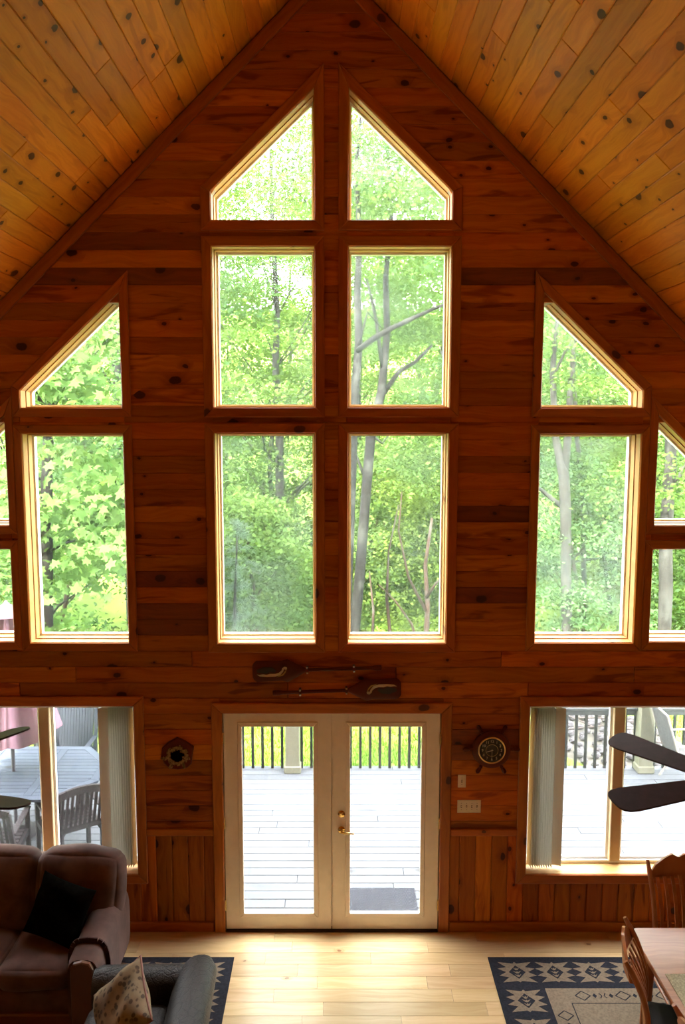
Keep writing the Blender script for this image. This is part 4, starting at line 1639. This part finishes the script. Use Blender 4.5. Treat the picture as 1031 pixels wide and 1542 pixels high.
# ------------------------------------------------------------------ wall pieces
# two painted canoe paddles
def paddle(label, x0, x1, y0, y1, flip, seed):
    a, b = onY(x0, y0), onY(x1, y1)
    L = (b - a).length
    t = empty('wooden_paddle', (a.x, -.045, a.z), 0, label, 'paddle', None)
    s = 1
    t.rotation_euler = (0, -math.atan2(b.z - a.z, b.x - a.x), 0)
    # blade at x = 0..0.42, shaft to L
    def W(u):
        if u < .02:
            return .075
        if u < .30:
            return .095 - .06 * (u - .05) * .5
        return .086 * (1 - (u - .30) / .16) + .016
    m = MB()
    rings = []
    for u in (0, .012, .035, .10, .18, .25, .30, .34, .38, .42, .46, .7, L - .09, L - .05, L - .03, L - .008, L):
        hw = W(u) if u <= .46 else .016
        th = .016 if u <= .46 else .015
        if u < .01:
            hw = .055
        if u > L - .06:
            hw, th = .024, .02
            if u == L:
                hw, th = .018, .014
        rings.append([Vector((u, th * .8 * math.sin(q) if u > .46 else th * .55 * math.sin(q), hw * math.cos(q))) for q in [2 * PI * k / 14 for k in range(14)]])
    m.loft(rings)
    m.build('blade_and_shaft', 'mahogany', t, True, 50)
    yq = -.0125
    def pic(nm, pts, mat):
        MB().prism([(p[0], p[1]) for p in pts], 0, .002, M=Matrix(((1, 0, 0, 0), (0, 0, -1, yq), (0, 1, 0, 0), (0, 0, 0, 1)))).build(nm, mat, t)
    bz = -1 if flip else 1
    pic('painted_bird_body', [(.035, .018), (.10, .042), (.17, .035), (.205, .008), (.19, -.012), (.15, -.004), (.12, -.018), (.08, -.012), (.04, -.004)], 'bird_black')
    pic('painted_bird_breast', [(.035, -.022), (.06, -.026), (.09, -.022), (.12, -.028), (.15, -.020), (.195, -.022), (.225, -.014), (.25, .006), (.255, .024), (.275, .040), (.295, .034), (.298, .018), (.285, .012), (.272, .018), (.262, -.006), (.235, -.036), (.19, -.046), (.12, -.046), (.06, -.040)], 'bird_white')
    pic('painted_bird_beak', [(.296, .020), (.285, .006), (.26, -.024), (.205, -.052), (.26, -.040), (.285, -.012)], 'bird_beak')
    for u in (.47, .87):
        for q in (-1, 1):
            MB().box((u, -.022, q * .021), (.016, .014, .012), None, .002).build('mounting_clip', 'vinyl_white', t)
        MB().box((u, .015, 0), (.02, .06, .05), None, .003).build('bracket', 'mahogany', t)
    if flip:
        t.rotation_euler = (0, PI - math.atan2(b.z - a.z, b.x - a.x), 0)
        t.location = (b.x, -.045, b.z)
        t.rotation_euler = (0, PI, 0)
        t.rotation_euler.y += math.atan2(b.z - a.z, b.x - a.x)
        # the painted side must still face the room after the half turn about the wall's normal
    return t


paddle('dark wooden paddle with a painted pelican, blade end towards the sofa side', 381, 574, 1009, 1003, False, 1)
paddle('dark wooden paddle with a painted pelican, blade end towards the clock side', 411, 603, 1027, 1034, True, 2)

# five-sided wooden plaque with a straw wreath
c = onY(268, 1135)
pl = empty('wreath_plaque', (c.x, -.0, c.z), 0, 'dark five-sided wooden plaque with a straw wreath beside the door', 'wall plaque')
XZm = Matrix(((1, 0, 0, 0), (0, 0, -1, 0), (0, 1, 0, 0), (0, 0, 0, 1)))
pts = [(-.005, .155), (.06, .125), (.142, .07), (.128, -.01), (.118, -.085), (.08, -.12), (0, -.135), (-.07, -.128), (-.12, -.08), (-.145, -.02), (-.135, .06), (-.09, .105)]
MB().prism(pts, .001, .028, M=XZm, ch=.008).build('wood_slice', 'mahogany', pl)
m = MB()
rg = random.Random(8)
for k in range(150):
    a = rg.uniform(0, 2 * PI)
    r = .082 + rg.gauss(0, .009)
    m.box((r * math.cos(a), -.036 + rg.uniform(-.008, .006), r * math.sin(a) * .85 - .005), (.022, .008, .010), Matrix.Rotation(-a + rg.uniform(-.6, 2.2), 3, 'Y'))
for q in (-1, 1):
    for k in range(12):
        m.box((q * (.045 + .004 * k * .4) + rg.gauss(0, .006), -.034, -.075 - k * .0035), (.014, .008, .016), Matrix.Rotation(rg.uniform(0, 3), 3, 'Y'))
for k in range(10):
    m.box((-.10 - .004 * k + rg.gauss(0, .004), -.034, -.03 + rg.gauss(0, .006)), (.016, .008, .012), Matrix.Rotation(rg.uniform(0, 3), 3, 'Y'))
m.build('straw_wreath', 'wreath_straw', pl)
MB().lathe([(.06, .028), (.06, .031)], 24, XZm).build('dark_centre', 'black_plush', pl)

# ship's wheel clock
c = onY(739, 1127)
ck = empty('ships_wheel_clock', (c.x, 0, c.z), 0, 'round wooden ship wheel clock with a black face beside the door', 'clock')


def disc(prof, n=40, cap=True):
    return MB().lathe(prof, n, XZm, cap)


disc([(.160, .002), (.168, .012), (.165, .032), (.150, .042), (.125, .044), (.115, .034)], 48).build('wheel_rim', 'mahogany', ck, True, 30)
for k in range(6):
    a = math.radians(90 - 30 + 60 * k)
    d = Vector((math.cos(a), 0, math.sin(a)))
    rr = [(.150, .013), (.175, .013), (.182, .018), (.190, .012), (.205, .016), (.225, .019), (.240, .017), (.250, .006)]
    MB().tube([d * r_ + Vector((0, -.022, 0)) for r_, _ in rr], [q for _, q in rr], 10).build('handle', 'mahogany', ck, True, 60)
disc([(.120, .030), (.120, .046), (.114, .050), (.108, .0465), (.107, .03)], 48, False).build('bezel', 'gold_rim', ck, True, 30)
fc = disc([(.111, .03), (.111, .0455)], 48).build('clock_face', 'clock_black', ck)
m = MB()
NQ = 36
for k in range(NQ):
    a0, a1 = 2 * PI * k / NQ, 2 * PI * (k + 1) / NQ
    ar = [(.052, a0), (.054, a0), (.054, a1), (.052, a1)]
    m.add([Vector((r_ * math.cos(a_), -.0462, r_ * math.sin(a_))) for r_, a_ in ar], [(0, 1, 2, 3)])
m.build('inner_ring', 'gold_rim', fc)


def text_mesh(txt, size):
    cu = bpy.data.curves.new('numeral', 'FONT')
    cu.body = txt
    cu.size = size
    cu.align_x = 'CENTER'
    cu.align_y = 'CENTER'
    cu.extrude = .0004
    cu.resolution_u = 3
    to = bpy.data.objects.new('numeral', cu)
    COL.objects.link(to)
    bpy.context.view_layer.update()
    me = bpy.data.meshes.new_from_object(to.evaluated_get(bpy.context.evaluated_depsgraph_get()))
    bpy.data.objects.remove(to)
    return me


for h in range(1, 13):
    a = math.radians(90 - 30 * h)
    me = text_mesh(str(h), .034)
    me.materials.clear()
    me.materials.append(MATS['numeral_cream'])
    link_mesh('numeral', me, None, fc, M=Tr(.082 * math.cos(a), -.0465, .082 * math.sin(a)) @ Rot(90, 'X'))
for nm, deg, ln, w in (('hour_hand', 255, .052, .007), ('minute_hand', 180, .080, .005)):
    a = math.radians(90 - deg)
    d = Vector((math.cos(a), 0, math.sin(a)))
    MB().bar(-d * .012 + Vector((0, -.0485, 0)), d * ln + Vector((0, -.0485, 0)), .0015, w, (0, 1, 0)).build(nm, 'numeral_cream', ck)

# switch plates
def plate(label, x, y, n):
    c = onY(x, y)
    w = .071 + .046 * (n - 1)
    t = empty('light_switch', (c.x, 0, c.z), 0, label, 'light switch')
    MB().box((0, -.003, 0), (w, .006, .117), None, .003).build('plate', 'switch_plate', t)
    for k in range(n):
        xx = (k - (n - 1) / 2) * .046
        MB().box((xx, -.0065, 0), (.011, .002, .026)).build('slot', 'switch_slot', t)
        MB().bar((xx, -.006, .001), (xx, -.018, .008 if k % 2 == 0 else -.008), .007, .009, (0, 0, 1), .002).build('toggle', 'switch_plate', t)
        for q in (-1, 1):
            MB().lathe([(.0035, 0), (.0035, .0015)], 8, Tr(xx, -.006, q * .03) @ XZm).build('screw', 'switch_slot', t)


plate('single light switch plate below the clock', 695, 1176, 1)
plate('wide four-gang light switch plate below the single one', 706, 1214, 4)

# ------------------------------------------------------------------ rugs
def rug(name, label, x0, x1, y0, y1):
    """flat-woven rug; motifs of the weave follow the border"""
    t = empty(name, (x0, y1, 0.0), 0, label, 'rug')
    W, L = x1 - x0, y1 - y0
    # local: u to +x, v towards the viewer (-y)
    MB().box((W / 2, -L / 2, .004), (W, L, .008), None, .003).build('rug_ground', 'rug_navy', t)
    m = MB()
    nv = MB()
    zt, zn = .0084, .0088

    def tri(mm, pts, z):
        pts = [(p[0], -p[1]) for p in pts]
        mm.prism(pts, z - .0006, z)

    B = .39
    fp = [(B, B), (W - B, B), (W - B, L - B), (B, L - B)]
    tri(m, fp, zt)

    def line(a, b, w):
        a, b = Vector(a), Vector(b)
        d = (b - a).normalized()
        n_ = Vector((-d.y, d.x)) * w / 2
        tri(nv, [tuple(a - n_), tuple(b - n_), tuple(b + n_), tuple(a + n_)], zn)

    D = B + .17
    for a, b in (((D, D), (W - D, D)), ((W - D, D), (W - D, L - D)), ((W - D, L - D), (D, L - D)), ((D, L - D), (D, D))):
        line(a, b, .008)

    def star(cu, cv, s):
        """tan spiked star with a navy diamond and a small stepped tan tree inside"""
        def R(pts):
            return [(cu + p[0] * s * 1.19, cv + p[1] * s * 1.06) for p in pts]
        rt = [(1.0, -1), (.56, -.50), (1.10, -.34), (.64, 0), (1.10, .34), (.56, .50), (1.0, 1)]
        out = rt + [(.12, .86), (0, 1.0), (-.12, .86)] + [(-x, -y) for x, y in rt] + [(-.12, -.86), (0, -1.0), (.12, -.86)]
        tri(m, R(out), zt)
        tri(nv, R([(-.50, 0), (0, -.66), (.50, 0), (0, .66)]), zn)
        for yy in (-.34, -.02, .30):
            tri(tp, R([(-.26 + abs(yy) * .2, yy - .10), (-.05, yy + .02), (0, yy - .08), (.05, yy + .02), (.26 - abs(yy) * .2, yy - .10), (.06, yy + .16), (-.06, yy + .16)]), zn + .0004)

    tp = MB()
    S = .118
    for edge in range(4):
        ln = W if edge % 2 == 0 else L
        k = max(2, round((ln - .42) / .315))
        for i in range(k + 1):
            pos = .21 + (ln - .42) * i / k
            if edge == 0:
                star(pos, .195, S)
            elif edge == 2:
                star(pos, L - .195, S)
            elif 0 < i < k:
                star(.21 if edge == 3 else W - .21, pos, S)

    def dia(cu, cv, s):
        q = [(cu - s * 1.15, cv), (cu, cv - s), (cu + s * 1.15, cv), (cu, cv + s)]
        for a in range(4):
            line(q[a], q[(a + 1) % 4], .009)

    mid = B + .085
    for edge in range(4):
        ln = W if edge % 2 == 0 else L
        k = int((ln - 2 * B - .3) / .32)
        st = ln / 2 - k * .16
        for i in range(k + 1):
            pos = st + i * .32
            P = (lambda a, b: (a, b)) if edge % 2 == 0 else (lambda a, b: (b, a))
            off = mid if edge in (0, 3) else ((L if edge == 2 else W) - mid)
            dia(*P(pos, off), .052)
            if i == k:
                break
            for q in (.095, .225):
                a0 = pos + q
                tri(nv, [P(a0 - .018, off), P(a0, off - .026), P(a0 + .018, off), P(a0, off + .026)], zn)
            for q, dr_ in ((.135, 1), (.185, -1)):
                a0 = pos + q
                line(P(a0, off - .028), P(a0 + .016 * dr_, off), .008)
                line(P(a0 + .016 * dr_, off), P(a0, off + .028), .008)
    tp.build('tan_tree_weave', 'rug_tan', t)
    m.build('tan_weave', 'rug_tan', t)
    nv.build('navy_weave', 'rug_navy', t)
    return t


rug('patterned_rug', 'navy and tan patterned rug below the dining table', 1.33, 3.95, -3.35, -.365)
rug('patterned_rug', 'navy and tan patterned rug below the sofa and armchair', -3.45, -.83, -3.35, -.365)

# ------------------------------------------------------------------ sofa
RUGZ = .0095
so = empty('sofa', (-2.75, -.82, RUGZ), 0, 'brown suede sofa with wood-faced arms below the window', 'sofa')
SW = 1.06      # half width outside
MB().box((0, .02, .20), (2 * SW - .08, .82, .24), None, .03).build('base', 'suede', so)
MB().box((0, -.40, .085), (2 * SW - .40, .05, .13), None, .01).build('front_rail', 'dark_oak', so)
for sx in (-1, 1):
    for sy in (-.36, .40):
        MB().box((sx * (SW - .12), sy, .045), (.07, .07, .09), None, .008).build('foot', 'dark_oak', so)
xform(cushion(2 * SW - .10, .22, .74, .07, .01, 8), Tr(0, .40, .56) @ Rot(-7, 'X')).build('back_frame', 'suede', so, True)
for i in range(3):
    xx = (-.52 + i * .52)
    xform(cushion(.515, .62, .19, .065, .025, 12, .006, i), Tr(xx, -.10, .40)).build('seat_cushion', 'suede', so, True)
for i, xx in enumerate((-.66, 0.02, .70)):
    xform(cushion(.675, .27, .62, .105, .03, 12, .010, 20 + i), Tr(xx, .26, .74) @ Rot(-14, 'X') @ Rot((-2, 1, 3)[i], 'Y')).build('back_cushion', 'suede', so, True)
for sx in (-1, 1):
    ax = sx * (SW - .135)
    a = MB()
    rings = []
    for k in range(15):
        u = k / 14
        yv = .44 - .90 * u
        zt = .665 - .035 * u + .02 * math.sin(u * PI)
        hw = .132
        ring = []
        for j in range(22):
            th = 2 * PI * j / 22
            cx2, sz2 = math.cos(th), math.sin(th)
            px = math.copysign(abs(cx2) ** .55, cx2) * hw
            pz = math.copysign(abs(sz2) ** (.62 if sz2 > 0 else .3), sz2)
            ring.append(Vector((ax + px, yv, (zt - .24) + pz * (.24 if pz > 0 else .30))))
        if k in (0, 14):
            ring = [Vector((ax + (p.x - ax) * .9, p.y, .40 + (p.z - .40) * .93)) for p in ring]
        rings.append(ring)
    a.loft(rings)
    ar = a.build('arm', 'suede', so, True, 60)
    st = MB()
    for j in range(15):
        th = PI * (-.12 + 1.24 * j / 14)
        cx2, sz2 = math.cos(th), math.sin(th)
        p = Vector((ax + math.copysign(abs(cx2) ** .55, cx2) * .137, -.30, (.655 - .24) + math.copysign(abs(sz2) ** .62, sz2) * .245))
        if j:
            st.bar(prev, p, .05, .014, (0, 1, 0))
        prev = p
    st.build('arm_strap', 'suede_trim', ar)
    w_ = MB()
    poly = [(-.085, .08), (.085, .08), (.085, .555), (.06, .60), (0, .615), (-.06, .60), (-.085, .555)]
    w_.prism(poly, 0, .035, M=Tr(ax, -.46, 0) @ XZm, ch=.008)
    w_.build('arm_face', 'dark_oak', ar)
for i, (x, z, r) in enumerate(()):
    pass
pw = empty('dark_pillow', (-2.13, -.80, .50), 0, 'black plush throw pillow leaning in the sofa corner', 'pillow')
xform(pillow(.47, .46, .20, 18, 3), Tr(0, -.05, .235) @ Rot(-10, 'Z') @ Rot(-24, 'X') @ Rot(13, 'Y')).build('pillow_cover', 'black_plush', pw, True)

# ------------------------------------------------------------------ tooled leather armchair
ac = empty('leather_armchair', (-1.38, -1.80, RUGZ), math.radians(2), 'dark tooled leather armchair with rolled arms facing the sofa end', 'armchair')
MB().box((.06, 0, .19), (.72, .84, .26), None, .04).build('base', 'tooled_leather', ac)
xform(cushion(.56, .54, .17, .06, .02, 10), Tr(-.02, 0, .39)).build('seat_cushion', 'tooled_leather', ac, True)
for sy in (-1, 1):
    m = MB()
    rings = []
    for k in range(13):
        u = k / 12
        x = -.30 + .66 * u
        R_ = .122 * (.82 if k in (0, 12) else 1)
        ring = []
        for j in range(24):
            th = 2 * PI * j / 24
            zz = math.sin(th) * R_
            if zz < 0:
                zz *= 4.2
            ring.append(Vector((x, sy * .38 + math.cos(th) * R_, .535 + zz)))
        rings.append(ring)
    m.loft(rings)
    m.build('arm', 'tooled_leather', ac, True, 60)
m = MB()
rings = []
for k in range(17):
    u = k / 16
    yv = -.47 + .94 * u
    pr = 1 - .10 * abs(2 * u - 1) ** 3
    ring = []
    for j in range(26):
        th = 2 * PI * j / 26
        cx2, sz2 = math.cos(th), math.sin(th)
        q = (math.copysign(abs(cx2) ** .8, cx2) * .105, math.copysign(abs(sz2) ** .6, sz2) * .27)
        lean = .13 * (q[1] + .27) / .54
        ring.append(Vector((.325 + q[0] * 1.45 * (1 if 0 < k < 16 else .8) + lean, yv, .44 + q[1] * pr)))
    rings.append(ring)
m.loft(rings)
bk_ = m.build('backrest', 'tooled_leather', ac, True, 60)
for sx in (-.24, .36):
    for sy in (-.36, .36):
        MB().lathe([(.022, 0), (.03, .05), (.034, .07)], 12, Tr(sx, sy, 0)).build('foot', 'dark_oak', ac, True, 40)
sp_ = empty('spotted_pillow', (-1.34, -1.86, .485), 0, 'tan pillow with dark animal spots on the leather armchair', 'pillow')
PMx = Tr(-.03, -.03, .235) @ Rot(-46, 'Z') @ Rot(-36, 'X') @ Rot(33, 'Y')
xform(pillow(.43, .45, .18, 18, 6), PMx).build('pillow_cover', 'spotted_fabric', sp_, True)
rimp = []
for k in range(41):
    a = 2 * PI * k / 40
    c_, s_ = math.cos(a), math.sin(a)
    q = max(abs(c_), abs(s_))
    u, v = c_ / q, s_ / q
    rimp.append(PMx @ Vector((u * .215 * (1 - .07 * (1 - v * v)), 0, v * .225 * (1 - .07 * (1 - u * u)))))
MB().tube(rimp, .008, 8).build('piping', 'pillow_piping', sp_, True)

# ------------------------------------------------------------------ dining set
dt = empty('dining_table', (2.775, -2.06, RUGZ), 0, 'oak dining table with rounded corners on the patterned rug', 'table')
HXt, HYt, rc = .525, .97, .06
poly = []
for (sx, sy, a0) in ((1, 1, 0), (-1, 1, 90), (-1, -1, 180), (1, -1, 270)):
    for k in range(6):
        a = math.radians(a0 + 90 * k / 5)
        poly.append((sx * (HXt - rc) + rc * math.cos(a), sy * (HYt - rc) + rc * math.sin(a)))
pl2 = [(p[1], -p[0]) for p in poly]
MB().prism(pl2, .712, .745, M=Rot(90, 'Z'), ch=.006).build('table_top', 'oak', dt, M=None)
for sx in (-1, 1):
    for sy in (-1, 1):
        MB().lathe([(.030, 0), (.036, .05), (.028, .12), (.040, .40), (.048, .58), (.038, .60), (.045, .63), (.045, .712)], 16, Tr(sx * .42, sy * .84, 0)).build('leg', 'oak', dt, True, 40)
    MB().box((sx * .42, 0, .665), (.024, 1.6, .095)).build('apron', 'oak', dt)
for sy in (-1, 1):
    MB().box((0, sy * .84, .665), (.80, .024, .095)).build('apron', 'oak', dt)


def dining_chair(label, loc, rz):
    """slat-backed oak chair, faces local +y"""
    t = empty('dining_chair', loc, rz, label, 'chair', None)
    Wb, Wf, H = .225, .235, 1.05

    def back(u, s=0.0):
        """curved rear profile, u = 0 seat .. 1 top"""
        return -.20 - .02 * u - .13 * u * u + .03 * math.sin(PI * u), .44 + (H - .44) * u

    for s in (-1, 1):
        pts = [(s * Wb, -.24, 0), (s * Wb, -.205, .25), (s * Wb, -.20, .44)]
        for k in range(1, 9):
            y_, z_ = back(k / 8)
            pts.append((s * (Wb + .025 * k / 8), y_, z_))
        MB().tube(pts, [.017, .020, .021] + [.020] * 7 + [.013], 10).build('back_post', 'oak', t, True, 60)
        MB().tube([(s * Wf, .20, 0), (s * Wf, .20, .2), (s * Wf, .20, .43)], [.015, .021, .019], 10).build('leg', 'oak', t, True, 60)
        MB().tube([(s * Wf, .20, .16), (s * Wb, -.215, .16)], .010, 8).build('stretcher', 'oak', t, True, 60)
    MB().tube([(-Wf, .02, .16), (Wf, .02, .16)], .010, 8).build('stretcher', 'oak', t, True, 60)
    # crest rail: arched top, hollowed in the middle
    m = MB()
    rings = []
    NN = 20
    for k in range(NN + 1):
        a = -1 + 2 * k / NN
        x = a * (Wb + .018)
        yb, zb = back(.875)
        bow = -.045 * (1 - a * a)
        top = .008 + .125 * (1 - abs(a) ** 1.5)
        if abs(a) < .18:
            top -= .035 * math.cos(a / .18 * PI / 2)
        if abs(a) > .88:
            top -= .02
        rings.append([Vector((x, yb + bow - .011, zb - .075)), Vector((x, yb + bow + .011, zb - .075)), Vector((x, yb + bow - .004, zb + top)), Vector((x, yb + bow - .024, zb + top))])
    m.loft(rings)
    m.build('crest_rail', 'oak', t, True, 40)
    for k in range(7):
        a = -1 + 2 * (k + .5) / 7
        pts = []
        for j in range(8):
            u = .06 + .76 * j / 7
            y_, z_ = back(u)
            pts.append(Vector((a * (Wb - .03 + .035 * u), y_ - .045 * (1 - a * a) * u + .012 * math.sin(PI * u), z_)))
        m = MB()
        for j in range(7):
            m.bar(pts[j], pts[j + 1], .026, .011, (0, 1, 0))
        m.build('back_slat', 'oak', t)
    poly = [(-.24, -.21), (.24, -.21), (.265, .10), (.24, .235), (-.24, .235), (-.265, .10)]
    MB().prism(poly, .425, .452, ch=.008).build('seat', 'oak', t)
    MB().prism([(p[0] * .92, p[1] * .9 + .01) for p in poly], .4525, .482, ch=.012).build('seat_pad', 'seat_black', t)
    return t


dining_chair('oak slat-back dining chair at the window end of the table', (2.78, -1.03, RUGZ + .003), math.radians(180))
dining_chair('oak slat-back dining chair turned out at the long side, by the window end', (2.33, -1.79, RUGZ + .003), math.radians(-109))
dining_chair('oak slat-back dining chair at the long side, further from the window', (2.42, -2.56, RUGZ + .003), math.radians(-90))
pm_ = MB().box((0, 0, .0025), (.33, .45, .005), None, .002).build('placemat', 'placemat', None, loc=(2.475, -1.84, RUGZ + .7455))
tag(pm_, 'speckled beige woven placemat on the dining table', 'placemat')


# ------------------------------------------------------------------ ceiling fans
def fan(label, hub, a0, R, pitch):
    x, y, z = hub
    zc = roof_z(x) - .03
    t = empty('ceiling_fan', (x, y, z), 0, label, 'ceiling fan')
    MB().tube([(0, 0, .1), (0, 0, zc - z)], .014, 12).build('downrod', 'dark_bronze', t, True, 50)
    MB().lathe([(.02, zc - z - .16), (.075, zc - z - .06), (.08, zc - z + .0)], 20).build('canopy', 'dark_bronze', t, True, 40)
    MB().lathe([(.05, -.13), (.10, -.10), (.13, -.03), (.13, .04), (.09, .09), (.03, .12)], 28).build('motor', 'dark_bronze', t, True, 40)
    for k in range(5):
        a = a0 + 72 * k
        Mx = Rot(a, 'Z')
        b = xform(MB().bar((.10, 0, -.03), (.24, 0, -.025), .045, .008, (0, 0, 1), .002), Mx).build('blade_iron', 'dark_bronze', t)
        n = 8
        w0, w1 = .062, .088
        pts = [(.20, -w0), (R - .10, -w1)]
        for q in range(1, n):
            th = -PI / 2 + PI * q / n
            c_, s_ = math.cos(th), math.sin(th)
            pts.append((R - .10 + .10 * math.copysign(abs(c_) ** .7, c_), w1 * math.copysign(abs(s_) ** .7, s_)))
        pts += [(R - .10, w1), (.20, w0)]
        MB().prism(pts, -.004, .005, ch=.002).build('blade', 'fan_blade', t, M=Mx @ Tr(0, 0, -.018) @ Rot(pitch, 'X'))
    return t


fan('dark brown ceiling fan hanging above the dining table', (2.16, -2.69, 2.66), 125.6, .76, -14)
fan('dark brown ceiling fan hanging above the sofa', (-1.94, -3.55, 3.05), 56.6, .76, -14)


# ------------------------------------------------------------------ added uplights, unseen on the side walls, to brighten the ceiling and room
def sconce(label, s, y, power):
    t = empty('wall_sconce', (s * (HALF - .01), y, 2.75), 0, label, 'added fill lamp')
    MB().box((-s * .02, 0, 0), (.04, .12, .22), None, .006).build('back_plate', 'dark_bronze', t)
    MB().lathe([(.03, -.06), (.07, -.02), (.11, .10), (.105, .10), (.065, -.012), (.028, -.05)], 24, Tr(-s * .15, 0, 0), False).build('bowl', 'dark_bronze', t, True, 40)
    MB().lathe([(.029, -.058), (.030, -.050)], 20, Tr(-s * .15, 0, 0)).build('bowl_foot', 'dark_bronze', t)
    ld = bpy.data.lights.new('fill_light', 'POINT')
    ld.energy = power
    ld.color = (1.0, 0.74, 0.44)
    ld.shadow_soft_size = .04
    lo = bpy.data.objects.new('fill_light', ld)
    COL.objects.link(lo)
    lo.parent = t
    lo.location = (-s * .15, 0, .05)


for s_ in (-1, 1):
    for y_, nm in ((-5.2, 'nearer the gable wall'), (-7.6, 'nearer the loft')):
        sconce('added dark bowl uplight for fill light on the %s side wall, %s' % ('sofa' if s_ < 0 else 'dining', nm), s_, y_, 62)
